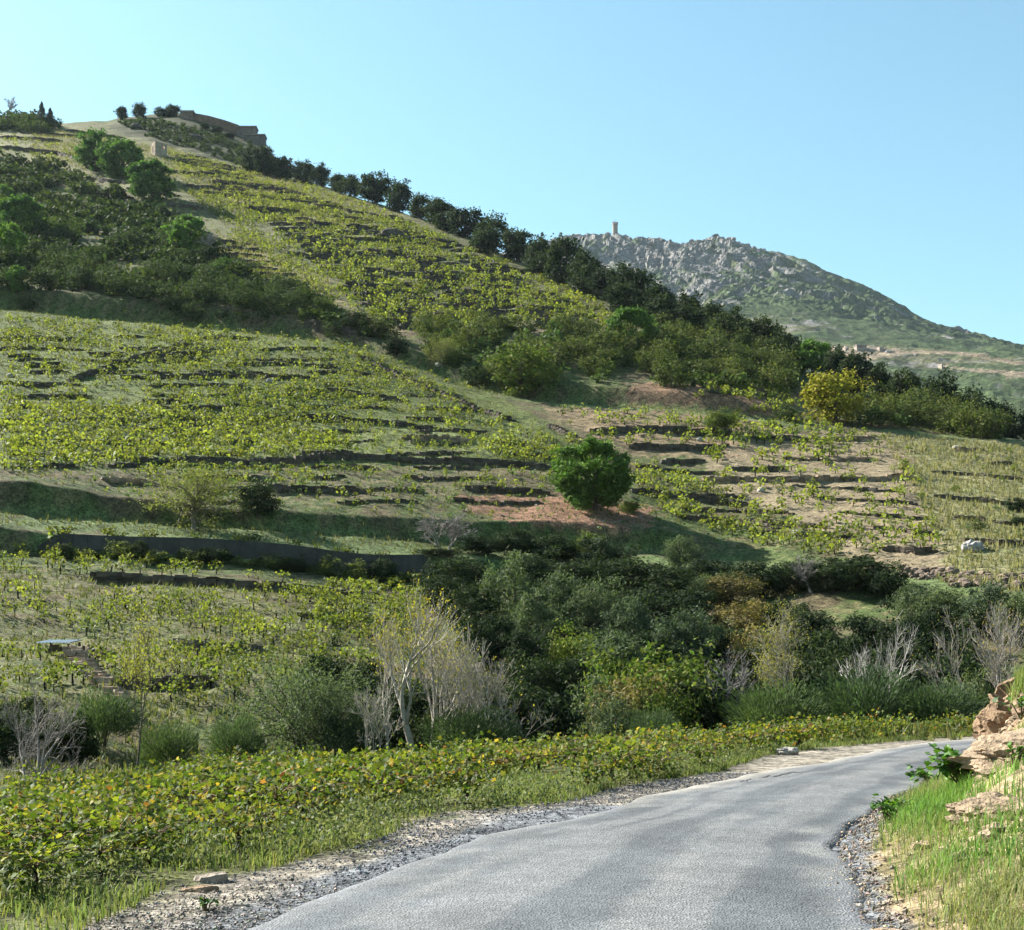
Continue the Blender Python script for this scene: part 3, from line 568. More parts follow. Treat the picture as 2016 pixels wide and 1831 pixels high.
# ------------------------------------------------------------------ dry-stone terrace walls
STONES = []
def stone_mesh(i):
    if not STONES:
        rr_ = np.random.default_rng(88)
        for k in range(8):
            b_ = MB(); g_ = rr_.uniform(.7,1.3); w_ = rr_.uniform(.92,1.1); box(b_, 0, 0, 0, 1, 1, 1, 0, (.19*g_*w_,.15*g_,.115*g_/w_), .09, rr_); STONES.append(b_.mesh('stone', M_STONE))
        for k in range(8):
            b_ = MB(); g_ = rr_.uniform(.7,1.25); box(b_, 0, 0, 0, 1, 1, 1, 0, (.40*g_,.30*g_,.22*g_), .09, rr_); STONES.append(b_.mesh('stone', M_STONE))
    return STONES[i]
def stone_wall(us, ys, h, label, group=None, tone=(.17,.135,.10), seed=0, extra=.0):
    r = np.random.default_rng(seed); mb = MB(); Ym = float(np.mean(ys)); st = .34 if Ym < 70 else (.5 if Ym < 200 else .8)
    xs = (us-1008)/F*ys; d = np.concatenate([[0], np.cumsum(np.hypot(np.diff(xs), np.diff(ys)))])
    pos = 0.0; items = []
    while pos < d[-1]:
        L = st*r.uniform(.7,1.5); items.append((pos+L/2, L)); pos += L
    p0 = np.array([i[0] for i in items]); X = np.interp(p0, d, xs); Yw = np.interp(p0, d, ys)
    zl = ground_z(X, Yw-.25); zh = ground_z(X, Yw+.2); top_n = .16*(vnoise(p0*.5, p0*0, seed+7)-.6)
    ang = np.arctan2(np.gradient(Yw), np.gradient(X)+1e-6) if len(X) > 1 else np.zeros(1)
    par = None
    if Ym < 70: par = ob('terrace_wall', None, None, (X.mean(), Yw.mean(), zl.mean())); par.empty_display_size = .2
    for i, (pp, L) in enumerate(items):
        b, t = zl[i]-.12, zh[i]-(.03 if h > .3 else .12)+extra+top_n[i]
        if t-b < .12: t = b+.2
        z = b
        while z < t:
            hh = min(st*.5*r.uniform(.7,1.4), t-z+.12); g = r.uniform(.6,1.35); w = r.uniform(.9,1.12)
            if par is not None:
                o = ob('stone', stone_mesh(int(r.integers(8))), par, (X[i]+r.uniform(-.1,.1)*st-par.location.x, Yw[i]-.12+r.uniform(-.07,.07)-par.location.y, z+hh/2-par.location.z), float(ang[i])+r.uniform(-.06,.06), (L*1.04, .5, hh*.96)); z += hh; continue
            box(mb, X[i]+r.uniform(-.1,.1)*st, Yw[i]-.12+r.uniform(-.07,.07), z+hh/2, L*1.04, .5, hh*.96, float(ang[i])+r.uniform(-.06,.06),
                (tone[0]*g*w, tone[1]*g, tone[2]*g/w), .05*st, r)
            z += hh
    o = par if par is not None else ob('terrace_wall', mb.mesh('terrace_wall', M_STONE))
    return tag(o, label, 'stone wall', group)
for i, ((pts, h, lab), (us, ys, hh, L)) in enumerate(zip(WALLS, STEPS)):
    tone = (.30,.22,.155) if lab and ('tan stone' in lab or 'pale' in lab) else (.105,.085,.066)
    stone_wall(us, ys, h, lab or (UPPER if i < KN else 'thin low dry-stone edge between vine rows on the lower slopes'), None if lab else ('upper terrace walls' if i < KN else 'thin stone edges on the lower slopes'), tone, i)
# rubble bank at the right
r_ = np.random.default_rng(9)
for k, (ua, ub, va, vb) in enumerate([(1770,1880,1118,1140),(1860,2040,1120,1150)]):
    mb = MB()
    for j in range(150 if k else 90):
        u_ = r_.uniform(ua, ub); v_ = r_.uniform(va, vb) + (u_-1770)*.05; x_, y_, z_ = hit(u_, v_); s_ = .12+.33*r_.random()**2
        a_ = r_.uniform(0,6.28); ca_, sa_ = math.cos(a_), math.sin(a_); g_ = r_.uniform(.6,1.3)
        mb.put(RK[r_.integers(6)], np.array([[ca_,-sa_,0],[sa_,ca_,0],[0,0,1]])*s_, (x_,y_,z_+.1), np.array([.25,.19,.15])*g_)
    o = ob('rubble_bank', mb.mesh('rubble_bank', M_ROCK)); tag(o, ['heap of brown rubble below the bare earth plot','long bank of brown rubble in dry grass at the right edge'][k], 'rubble', None, 'stuff')

# concrete retaining wall below the lower track
us = np.arange(60, 866, 6.0); y0 = np.interp(us, UG, _ly[5])-.38; x0 = (us-1008)/F*y0
zb = ground_z(x0, y0-.6)-.3; zt = np.maximum(ground_z(x0, y0+.75)+.04, zb+.4)
kk_ = np.ones(25)/25; zb = np.convolve(np.pad(zb,12,'edge'),kk_,'valid')-.15; zt = np.convolve(np.pad(zt,12,'edge'),kk_,'valid')
tp = np.clip((us-60)/60, 0, 1)*np.clip((866-us)/30, 0, 1); zt = zb+.3+(zt-zb-.3)*(.3+.7*tp)
mb = MB(); n_ = len(us)
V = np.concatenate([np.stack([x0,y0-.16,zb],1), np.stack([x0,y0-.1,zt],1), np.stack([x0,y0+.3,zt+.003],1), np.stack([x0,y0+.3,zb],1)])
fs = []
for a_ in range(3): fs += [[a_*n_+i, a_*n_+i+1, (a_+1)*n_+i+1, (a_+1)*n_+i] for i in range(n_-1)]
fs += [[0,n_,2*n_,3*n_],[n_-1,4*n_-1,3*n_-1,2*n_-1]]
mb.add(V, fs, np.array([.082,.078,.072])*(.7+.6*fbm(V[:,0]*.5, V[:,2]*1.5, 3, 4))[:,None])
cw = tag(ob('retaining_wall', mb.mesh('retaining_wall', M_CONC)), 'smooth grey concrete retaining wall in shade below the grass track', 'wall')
mb = MB()
for i in range(4, n_-2, 5): box(mb, x0[i], y0[i]-.165, (zb[i]+zt[i])/2, .03, .02, (zt[i]-zb[i])*.98, 0, (.05,.05,.05))
ob('joints', mb.mesh('joints', M_CONC), cw)

# ------------------------------------------------------------------ vegetation prototypes (about one unit wide and high)
def clump_crown(mb, r, cen, rad, ncl, nl, lsize, clr, col, aspect=.55, hue=None, shell=.45, ob_=.5, flat_bottom=False, cvar=.25, up=0, lump=.16):
    D = unit(r.normal(size=(ncl,3))); rr = (shell + (1-shell)*r.random((ncl,1))**.6)
    lob = 1 + lump*np.sin(D[:,:1]*5+r.uniform(0,6)) * np.cos(D[:,1:2]*4+r.uniform(0,6)) + lump*.6*r.normal(size=(ncl,1))
    C = D*rr*lob*np.asarray(rad)
    if flat_bottom: C[:,2] = np.where(C[:,2] < -.35*rad[2], -.35*rad[2]*r.uniform(.6,1.1,ncl), C[:,2])
    C = C + cen
    k = np.repeat(np.arange(ncl), nl)
    off = r.normal(size=(len(k),3))*clr*r.uniform(.6,1.25,(ncl,1))[k]
    off[:,2] *= .8
    P = C[k]+off
    P[:,2] = np.maximum(P[:,2], .01)
    o_ = unit(off/clr + .8*D[k] + np.array([0,0,.5]))
    cl = np.asarray(col)*(1+.16*r.normal(size=(ncl,1))).clip(.6,1.5)[k]
    leaves(mb, P, lsize, aspect, r, cl, o_, ob_, cvar, hue, up)
    return C
def limbs(mb, r, C, base, top, rad, n, col, sides=5):
    base = np.asarray(base, float); top = np.asarray(top, float)
    tube(mb, [base+(0,0,-.08), base, base*.6+top*.4+r.normal(size=3)*.012, top], [rad*1.3, rad*1.15, rad*.8, rad*.45], 7, col)
    for i in r.choice(len(C), min(n, len(C)), False):
        s_ = base*.45+top*.55+ (top-base)*r.uniform(-.25,.4); m_ = s_*.5+C[i]*.5+r.normal(size=3)*.03
        tube(mb, [s_, m_, C[i]], [rad*.45, rad*.28, rad*.1], sides, col)
PROTO = {}
def proto(key, cr, tr, lm=None): PROTO.setdefault(key, []).append((cr.mesh('crown', lm or M_LEAF), tr.mesh('trunk', M_BARK, True) if tr and tr.n else None, cr.arrays()))
BK = (.10,.075,.055); BKG = (.30,.27,.24)
def make(key, seed, **k):
    r = np.random.default_rng(seed); cr, tr = MB(), MB(); kw = dict(col=(.05,.075,.03), rad=(.46,.46,.40), cen=(0,0,.58), ncl=70, nl=46, lsize=.05, clr=.075); lm = k.pop('lm', None)
    trunk = k.pop('trunk', .035); bk = k.pop('bark', BK); nlimb = k.pop('nlimb', 14); kw.update(k)
    C = clump_crown(cr, r, **kw)
    if trunk: limbs(tr, r, C, (0,0,0), (0,0,kw['cen'][2]), trunk, nlimb, bk)
    proto(key, cr, tr, lm)
for i in range(6): make('oak', 100+i, col=(.028,.046,.022), hue=(.07,.092,.034), rad=(.47,.45,.49), cen=(r_.uniform(-.04,.04),0,.5), ncl=95, nl=52, lsize=.075, lump=.2)
for i in range(3): make('pine', 120+i, col=(.078,.155,.038), hue=(.15,.24,.055), rad=(.45,.44,.45), cen=(-.03,0,.53), ncl=95, nl=130, lsize=.075, aspect=.3, clr=.046, flat_bottom=False, shell=.6, ob_=.12, lm=M_NEEDLE, trunk=.03, nlimb=26, lump=.12, cvar=.35)
for i in range(5): make('scrub', 140+i, col=(.048,.078,.03), hue=(.105,.125,.044), rad=(.48,.46,.48), cen=(0,0,.45), ncl=36, nl=30, lsize=.085, clr=.10, trunk=.02, nlimb=6)
for i in range(4): make('scrub_light', 150+i, col=(.085,.115,.036), hue=(.17,.175,.052), rad=(.48,.46,.48), cen=(0,0,.45), ncl=36, nl=30, lsize=.085, clr=.10, trunk=.02, nlimb=6)
for i in range(3): make('olive', 160+i, col=(.082,.115,.064), hue=(.17,.205,.12), rad=(.46,.44,.46), cen=(0,0,.52), ncl=110, nl=75, lsize=.05, aspect=.4, clr=.062, up=1.0, lump=.2)
for i in range(4): make('thicket', 180+i, col=(.024,.040,.021), hue=(.075,.098,.044), rad=(.48,.46,.47), cen=(0,0,.5), ncl=75, nl=96, lsize=.056, aspect=.5, clr=.07, lump=.24)
for i in range(3): make('greenbush', 200+i, col=(.11,.17,.035), hue=(.24,.24,.05), rad=(.46,.44,.46), cen=(0,0,.5), ncl=90, nl=64, lsize=.052, clr=.075, lump=.24)
for i in range(2): make('yellow', 210+i, col=(.30,.29,.035), hue=(.42,.34,.05), rad=(.47,.45,.46), cen=(0,0,.53), ncl=90, nl=60, lsize=.062, clr=.07, lump=.2)
for i in range(2): make('brownish', 215+i, col=(.17,.14,.06), hue=(.26,.2,.08), rad=(.47,.45,.46), cen=(0,0,.52), ncl=80, nl=56, lsize=.052, clr=.075, lump=.2)
for i in range(3): make('sparse', 220+i, col=(.24,.25,.07), hue=(.36,.33,.12), rad=(.47,.45,.45), cen=(0,0,.54), ncl=120, nl=42, lsize=.03, aspect=.5, clr=.075, shell=.25, lump=.2, trunk=.022, nlimb=60, bark=(.22,.19,.15))
for i in range(2): make('sage', 230+i, col=(.13,.165,.08), hue=(.24,.27,.15), rad=(.47,.45,.45), cen=(0,0,.52), ncl=150, nl=60, lsize=.026, aspect=.4, clr=.065, shell=.35, lump=.22, trunk=.022, nlimb=50, bark=(.10,.085,.07))
for i in range(3):     # broom: upright green shoots
    r = np.random.default_rng(240+i); cr, tr = MB(), MB(); n_ = 7500
    b_ = r.normal(size=(n_,2))*.09; D = unit(np.stack([b_[:,0]*6+r.normal(size=n_)*.22, b_[:,1]*6+r.normal(size=n_)*.22, np.full(n_,.95)],1))
    ln = r.uniform(.25,1.0,(n_,1))**.7*.93; P = np.concatenate([b_, np.zeros((n_,1))],1) + D*ln*(1+.12*np.sin(D[:,:1]*9))
    P[:,:2] *= .78/np.maximum(.5, np.abs(P[:,:2]).max(1,keepdims=True)/.62).clip(1,None)
    cc = np.array([.085,.125,.062])*(1+.25*r.normal(size=(n_,1))).clip(.4,1.7)
    A = unit(D+r.normal(size=(n_,3))*.18); B = unit(np.cross(A, r.normal(size=(n_,3)))); s_ = r.uniform(.05,.10,(n_,1))
    V = np.stack([P-A*s_*.6, P+B*s_*.07, P+A*s_*.5, P-B*s_*.07],1).reshape(-1,3); V[:,2] = np.maximum(V[:,2], .0)
    cr.add(V, np.arange(n_*4).reshape(-1,4), np.repeat(cc,4,0)); 
    for j in range(9): a_ = r.uniform(0,6.28); tube(tr, [(0,0,-.05),(.1*math.cos(a_),.1*math.sin(a_),.25),(.25*math.cos(a_),.25*math.sin(a_),.6)], [.012,.009,.004], 4, BK)
    proto('broom', cr, tr)
for i in range(2):     # cypress
    r = np.random.default_rng(260+i); cr, tr = MB(), MB(); n_ = 3000; t = r.random(n_)**.8; a_ = r.uniform(0,6.28,n_)
    rad_ = (.46*(1-t)**.8+.02)*r.uniform(.5,1.1,n_)*(1+.25*np.sin(t*26+a_)); P = np.stack([rad_*np.cos(a_), rad_*np.sin(a_), .06+t*.93],1)
    leaves(cr, P, .07, .35, r, (.022,.042,.024), unit(np.stack([np.cos(a_),np.sin(a_),.6+0*a_],1)), .5, .25, None, 1.2); tube(tr, [(0,0,-.1),(0,0,.5),(0,0,.9)], [.05,.035,.01], 6, BK); proto('cypress', cr, tr, M_NEEDLE)
USED = {}
def plant(kind, u, vtop, wpx, vb=None, Y=None, name='tree', label=None, cat='tree', group=None, ks=1.0, dx=0, maxr=None):
    x, Y, z = hit(u, vb) if Y is None else at(u, Y)
    h = max(zv(vtop, Y) - z, .3)*ks; w = wpx*Y/F
    if maxr: w = max(w, h/maxr)
    lst = PROTO[kind]; k = USED[kind] = USED.get(kind, -1)+1; cm, tm, _ = lst[k % len(lst)]
    e = ob(name, None, None, (x, Y, z-.03), random.uniform(0, 6.28), (w*1.06, w*1.06, h))
    e.empty_display_size = .2
    ob('crown', cm, e)
    if tm: ob('trunk', tm, e)
    return tag(e, label, cat, group)

# stone pines
PN = [(1172,862,156,1010,'large bright green round-headed pine alone above the gully'),
 (190,262,80,338,'left of the two touching pines below the hilltop fort'),
 (240,277,86,352,'right of the two touching pines below the hilltop fort'),
 (299,320,88,396,'pine with a long dark shadow to its right, below the ruined hut'),
 (369,428,76,506,'pine beside the pale bare tree on the scrub slope'),
 (45,388,88,476,'upper large pine at the left edge above another pine'),
 (14,442,72,524,'lower large pine at the left edge'),
 (8,366,34,404,'small pine cut by the left edge, above two large pines'),
 (34,526,46,576,'small pine low in the dark scrub at the left'),
 (446,510,48,550,'small bright pine at the right end of the scrub slope'),
 (1240,610,96,698,'round pale green pine at the right end of the upper vineyard'),
 (1600,670,68,740,'small bright pine below the ridge, left above the yellow tree')]
for i in range(2): make('pine_lit', 130+i, col=(.11,.21,.05), hue=(.20,.32,.07), rad=(.46,.45,.45), cen=(0,0,.55), ncl=80, nl=80, lsize=.095, aspect=.35, clr=.05, shell=.66, ob_=.12, lm=M_NEEDLE, trunk=.03, nlimb=16, lump=.1, cvar=.3)  # brighter copy of the pine: sunlight put into the needle colour
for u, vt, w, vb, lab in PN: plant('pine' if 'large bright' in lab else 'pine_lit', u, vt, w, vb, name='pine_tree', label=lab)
plant('cypress', 82, 200, 26, 252, name='cypress_tree', label='taller dark cypress on the skyline at the left')
plant('cypress', 99, 212, 24, 253, name='cypress_tree', label='shorter dark cypress on the skyline at the left')
# evergreen oaks along the ridge
OK_ = [(240,216,24),(275,208,28),(318,214,22),(338,210,34),(404,250,18),(428,256,20),(452,264,18),(495,290,36),(520,293,44),(556,308,40),(600,322,48),(632,330,36),(665,348,30),
 (690,350,46),(738,348,62),(785,356,52),(828,385,46),(866,396,66),(920,418,70),(972,434,76),(1020,455,60),(1062,468,54),(1110,474,78),(1152,500,66),(1195,530,58),(1242,532,80),
 (1292,560,70),(1350,578,64),(1398,598,70),(1445,612,56),(1492,626,72),(1540,660,60),(1575,678,46),(1645,690,52),(1682,702,72),(1730,728,58),(1782,736,66),(1850,752,84),(1900,772,84),(1956,790,76),(1990,842,40),(2035,800,60)]
SKY = np.array([(p[0], p[1]) for p in LINES[13][1]], float)
ORD0 = ['first','second','third','fourth','fifth','sixth','seventh','eighth','ninth','tenth','eleventh','twelfth','thirteenth','fourteenth','fifteenth','sixteenth','seventeenth','eighteenth','nineteenth','twentieth'] + ['twenty-'+q_ for q_ in ('first','second','third','fourth','fifth','sixth','seventh','eighth','ninth')] + ['thirtieth'] + ['thirty-'+q_ for q_ in ('first','second','third','fourth','fifth')]
for i, (u, vt, w) in enumerate(OK_):
    vb = float(np.interp(u, SKY[:,0], SKY[:,1]))
    Y = float(np.interp(u, UG, _ly[13])) if u > 470 else float(np.interp(u, UG, _ly[14]))*(.985 if u < 390 else .955)
    lab = '%s dark evergreen oak of the ridge row counting down from the fort' % ORD0[max(0, i-7)]; g = 'oaks along the ridge'
    if u < 300: lab, g = ['leftmost small round oak on the skyline of the fort hill','second small round oak on the skyline left of the fort'][i], None
    elif u < 345: lab, g = 'small oak touching the left end of the fort', 'oaks touching the fort'
    elif u < 470: lab, g = 'small bush just below the long fort wall', 'bushes below the fort wall'
    elif u > 1980: lab, g = ('small round oak lowest on the ridge at the right' if u < 2000 else 'oak cut by the right edge'), None
    plant('oak', u, vt-3+random.uniform(-4,5), w*random.uniform(.9,1.15), Y=Y, name='oak_tree', label=lab, group=g)
for i, (u, vt, w, vb) in enumerate(sorted([(1300,585,70,650),(1160,520,70,585),(1060,500,50,545),(1350,605,70,665),(1420,628,70,690),(1520,668,64,722),(1690,728,70,772),(1760,752,60,792),(1840,776,70,826),(1920,795,70,846),(1230,560,70,620),(960,455,60,500),(880,420,50,455)])):
    plant('oak', u, vt, w, vb, name='oak_tree', label='%s from the left of the dark oaks standing just below the ridge row' % ORD0[i], group='oaks below the ridge')
# individual trees and big bushes on the slopes
TL = [('thicket',700,610,44,652,'round dark bush beside the path on the scrub slope'),
 ('greenbush',1025,672,140,782,'wide rounded green tree at the foot of the upper vineyard'),
 ('scrub',935,715,70,765,'dark rounded bush left of the wide green tree'),
 ('yellow',1645,738,120,834,'golden yellow round tree below the ridge at the right'),
 ('sparse',870,660,62,720,'pale thin-leaved bush beside the path left of the wide green tree'),
 ('greenbush',1420,806,60,852,'small green shrub above the three short terrace walls'),
 ('scrub',1545,790,50,828,'low grey-green shrub left of the yellow tree'),
 ('scrub',1715,800,70,838,'grey shrub right of the yellow tree'),
 ('sparse',382,908,190,1042,'pale yellowish almond tree beside the grass track at the left'),
 ('thicket',508,948,80,1016,'dark bush right of the pale almond tree'),
 ('thicket',317,405,34,440,'small bush below the pine with the long shadow'),
 ('olive',1340,1055,74,1125,'blue-green bush standing alone above the gully thicket'),
 ('greenbush',1240,985,40,1010,'low bush at the foot of the large pine'),
 ('scrub',1925,1020,34,1045,'small dark bush in the dry grass at the right'),
 ('thicket',2000,980,40,1008,'dark bush at the right edge on the dry slope'),
 ('thicket',2005,1015,30,1036,'lower dark bush at the right edge on the dry slope'),
 ('greenbush',1880,955,18,968,'tiny bush in the middle of the dry right slope'),
 ('scrub',660,625,44,660,'bush left of the round dark bush at the path'),
 ('thicket',780,665,50,700,'dark low bush on the bank above the path')]
for kd, u, vt, w, vb, lab in TL:
    plant(kd, u, vt, w, vb, name='bush' if 'bush' in lab or 'shrub' in lab else 'tree', label=lab, cat='bush' if 'bush' in lab or 'shrub' in lab else 'tree')
# gully thicket: u, top, width, distance
GL = [('thicket',900,1095,120,86),('thicket',860,1080,80,94),('thicket',950,1055,90,97),('thicket',1015,1040,90,98),('thicket',1095,1050,110,97),('thicket',1180,1055,120,95),('greenbush',1160,1048,60,97),
 ('thicket',1050,1090,120,90),('thicket',1130,1100,130,88),('thicket',1235,1095,130,90),('thicket',1310,1110,130,88),('thicket',1400,1100,130,92),('olive',1390,1130,80,86),('brownish',1440,1130,120,86),
 ('thicket',1500,1100,120,88),('thicket',1570,1105,110,88),('thicket',1690,1092,150,86),('thicket',1640,1110,110,86),('thicket',1745,1115,90,84),
 ('olive',1015,1098,120,76),('olive',1100,1130,110,76),('olive',1175,1140,110,74),('olive',1060,1165,90,70),('olive',1230,1180,110,72),('thicket',1280,1150,130,78),('thicket',1350,1160,130,77),('thicket',1330,1220,120,68),
 ('olive',1350,1200,60,66),('brownish',1460,1180,120,76),('thicket',1410,1230,130,68),('brownish',1475,1235,90,66),('thicket',1540,1180,120,77),('thicket',1500,1260,110,64),('thicket',1590,1200,120,74),
 ('thicket',1265,1240,130,64),('thicket',1180,1230,110,66),('thicket',1090,1220,110,64),('greenbush',1135,1235,90,62),('olive',1205,1245,80,60),('thicket',1030,1240,90,62),('thicket',1060,1290,110,56),('thicket',1150,1290,100,56),
 ('thicket',1270,1300,110,56),('olive',1175,1340,80,50),('thicket',1360,1290,110,57),
 ('olive',1800,1150,90,76),('olive',1860,1160,110,74),('thicket',1840,1190,80,70),('olive',1945,1150,130,72),('thicket',1780,1210,110,66),('thicket',1860,1230,110,64),('olive',2000,1170,100,70),('thicket',1800,1265,130,58),
 ('thicket',1700,1210,110,68),('thicket',1620,1240,100,62),('thicket',1880,1280,110,56),('olive',1920,1320,100,52),('thicket',1500,1310,90,56),('thicket',1650,1290,100,57),('thicket',1560,1290,90,57),
 ('greenbush',1325,1275,110,50),('greenbush',1228,1290,90,52),('brownish',1250,1325,100,48),('olive',1215,1370,110,45),('thicket',1370,1340,90,49),('greenbush',1300,1345,110,47),
 ('thicket',60,1370,120,37),('thicket',140,1395,110,36),('thicket',10,1400,90,34),('thicket',640,1285,110,50),('thicket',725,1300,110,49),('thicket',800,1330,120,47),('thicket',880,1320,110,48),('thicket',985,1330,110,48),('thicket',1060,1350,110,47),('thicket',860,1390,90,44),('thicket',760,1390,90,43),('thicket',930,1150,100,72),('thicket',870,1130,80,80),('thicket',960,1200,80,66)]
GLAB = {'thicket':'dark evergreen bush in the shaded gully thicket', 'olive':'grey-green bush with upright leaves in the gully thicket', 'brownish':'brown-tinged autumn bush in the gully thicket', 'greenbush':'bright yellow-green bush at the edge of the gully thicket'}
ORD = ['first','second','third','fourth','fifth','sixth','seventh','eighth','ninth','tenth','eleventh','twelfth','thirteenth','fourteenth','fifteenth','sixteenth','seventeenth','eighteenth','nineteenth','twentieth'] + ['twenty-'+q_ for q_ in ('first','second','third','fourth','fifth','sixth','seventh','eighth','ninth')] + ['thirtieth'] + ['thirty-'+q_ for q_ in ('first','second','third','fourth','fifth','sixth','seventh','eighth','ninth')]
GL.sort(key=lambda q_: q_[1])
GNAM = {'thicket':'dark evergreen', 'olive':'grey-green', 'brownish':'brown autumn', 'greenbush':'yellow-green'}; gcount = {}
for kd, u, vt, w, Y in GL:
    rowk = 'top' if Y > 83 else ('middle' if Y > 63 else ('lowest' if u > 200 else 'left end')); gk = (kd, rowk); gcount[gk] = gcount.get(gk, -1)+1
    plant(kd, u, vt, w*.95, Y=Y, maxr=1.15, name='gully_bush', label='%s %s bush from the left, %s row of the gully thicket' % (ORD[gcount[gk]], GNAM[kd], rowk), cat='bush', group=kd.replace('thicket','dark').replace('greenbush','green')+' bushes of the gully')
BR = [(1530,1334,160,46,'broom bush behind the vines left of the bare pale tree'),(1705,1305,175,47,'tallest broom bush, below the white bare branches'),(1845,1335,150,46,'broom bush just left of the rocky road bank'),
 (930,1385,160,39.5,'broom bush at the foot of the white saplings'),(332,1412,105,36,'dark broom bush right of the thin roadside tree'),(205,1352,120,40,'dark broom bush beside the stone stair'),(690,1388,100,39,'small bluish broom left of the white saplings'),
 (1290,1390,90,43,'low broom bush at the field edge below the gully'),(470,1400,90,38,'grey low broom at the field edge')]
for u, vt, w, Y, lab in BR: plant('broom', u, vt, w, Y=Y, name='broom_bush', label=lab, cat='bush')
for k_, u_ in enumerate(np.linspace(110, 850, 15)):
    plant('scrub_light' if k_ % 3 else 'thicket', u_+random.uniform(-20,20), float(np.interp(u_, [60,860],[1052,1112]))+random.uniform(-6,22), random.uniform(34,70), Y=float(np.interp(u_, UG, _ly[5]))-random.uniform(.9,1.7), name='wall_bush', label='leafy bush growing against the foot of the concrete retaining wall', cat='bush', group='bushes along the retaining wall')
plant('sage', 590, 1285, 270, Y=40, name='tree', label='broad leafy small tree at the far edge of the roadside vineyard')
plant('sage', 655, 1320, 170, Y=39, name='tree', label='lower leafy tree touching the broad small tree on its right')

# ------------------------------------------------------------------ bare and thin-leaved trees
RMIN = [.004]
def bare_tree(r, h, spread, trunks, levels=4, lean=.25, rad=.03, col=BKG, leafn=0, leafcol=(.2,.22,.05), leafsize=.05, fan=.55, up=.35, twig=5):
    tr, lf = MB(), MB(); tips = []
    def grow(p, d, L, rd, lev):
        n_ = 4 if lev < 3 else 2; pts = [p]; dd = d
        for i in range(n_):
            dd = unit(dd + r.normal(size=3)*.13 + np.array([0,0,up*.12])); pts.append(pts[-1]+dd*L/n_)
        tube(tr, pts, np.linspace(rd, rd*.55, n_+1), 6 if lev < 2 else 3, np.asarray(col)*r.uniform(.8,1.2))
        if lev >= levels: tips.append(pts[-1]); tips.append(pts[2]); return
        for k in range(int(r.integers(2, 4)) if lev < levels-1 else twig):
            i = int(r.integers(min(2, n_-1), n_+1)); nd = unit(dd + r.normal(size=3)*fan*np.array([1,1,.6]) + np.array([0,0,up*.3]))
            grow(pts[i], nd, L*r.uniform(.55,.85), max(rd*.55*r.uniform(.7,1), RMIN[0]), lev+1)
        if lev < levels-1: grow(pts[-1], unit(dd+r.normal(size=3)*.2), L*.75, rd*.55, lev+1)
    for k in range(trunks):
        a_ = r.uniform(0, 6.28); b = np.array([math.cos(a_), math.sin(a_), 0])*spread*.12*(trunks > 1)*r.uniform(.3,1)
        d = unit(np.array([math.cos(a_)*lean, math.sin(a_)*lean, 1.0])); grow(b+np.array([0,0,-.1]), d, h*.36*r.uniform(.8,1.1), rad*h*r.uniform(.7,1.1), 0)
    if leafn and tips:
        T = np.array(tips); P = T[r.integers(len(T), size=leafn)] + r.normal(size=(leafn,3))*h*.03
        leaves(lf, P, leafsize, .6, r, leafcol, None, .5, .3, np.asarray(leafcol)*1.5)
    return tr, lf
def put_bare(u, vt, Y, trunks, label, wpx, seed, **k):
    r = np.random.default_rng(seed); x, Y, z = at(u, Y); h = zv(vt, Y)-z
    RMIN[0] = Y*(.00019 if Y < 120 else .00014)
    tr, lf = bare_tree(r, h, wpx*Y/F, trunks, **k)
    v = np.concatenate(tr.v); sc_z = h/max(v[:,2].max(), .1); ex = np.percentile(np.abs(v[:,:2]), 97); sc_x = wpx*Y/F/2/max(ex, .1)
    e = ob('bare_tree', None, None, (x,Y,z), 0, (sc_x, sc_x, sc_z)); e.empty_display_size = .2
    ob('branches', tr.mesh('branches', M_BARK, True), e)
    if lf.n: ob('leaves', lf.mesh('leaves', M_VINE), e)
    return tag(e, label, 'tree')
WB = (.50,.455,.385)
put_bare(815, 1140, 40, 1, 'tallest white-barked sapling behind the roadside vines', 170, 301, levels=4, twig=5, rad=.026, col=WB, lean=.12, fan=.46, up=.6, leafn=700, leafsize=.09, leafcol=(.26,.25,.05))
put_bare(850, 1165, 40.5, 1, 'white-barked sapling just right of the tallest one', 170, 302, levels=4, twig=5, rad=.028, col=WB, lean=.08, fan=.46, up=.6, leafn=700, leafsize=.09, leafcol=(.26,.25,.05))
put_bare(765, 1150, 39.5, 1, 'leaning white-barked sapling left of the tallest one', 170, 303, levels=4, twig=5, rad=.024, col=WB, lean=.25, fan=.46, up=.6, leafn=650, leafsize=.09, leafcol=(.26,.25,.05))
put_bare(985, 1235, 41, 4, 'small white-stemmed clump right of the saplings', 210, 304, levels=4, rad=.014, col=WB, lean=.35, fan=.5, up=.5, leafn=420, leafsize=.09, leafcol=(.24,.25,.06))
put_bare(880, 1190, 41.5, 2, 'slender pale sapling pair between the white saplings and the small clump', 150, 307, levels=4, twig=4, rad=.018, col=WB, lean=.25, fan=.46, up=.6, leafn=500, leafsize=.09, leafcol=(.24,.24,.07))
put_bare(740, 1330, 38, 3, 'low tangle of pale stems at the foot of the saplings', 110, 305, levels=4, rad=.016, col=WB, lean=.5, fan=.5, up=.3, leafn=120, leafsize=.07)
put_bare(905, 1220, 42, 2, 'thin pale sapling pair behind the white saplings', 110, 306, levels=4, rad=.012, col=WB, lean=.2, fan=.35, up=.8, leafn=360, leafsize=.09, leafcol=(.26,.26,.06))
put_bare(60, 1285, 26.5, 3, 'leafless grey tree at the left edge beside the roadside vines', 200, 311, levels=5, rad=.03, col=(.30,.27,.25), lean=.5, fan=.6, up=.15, twig=3)
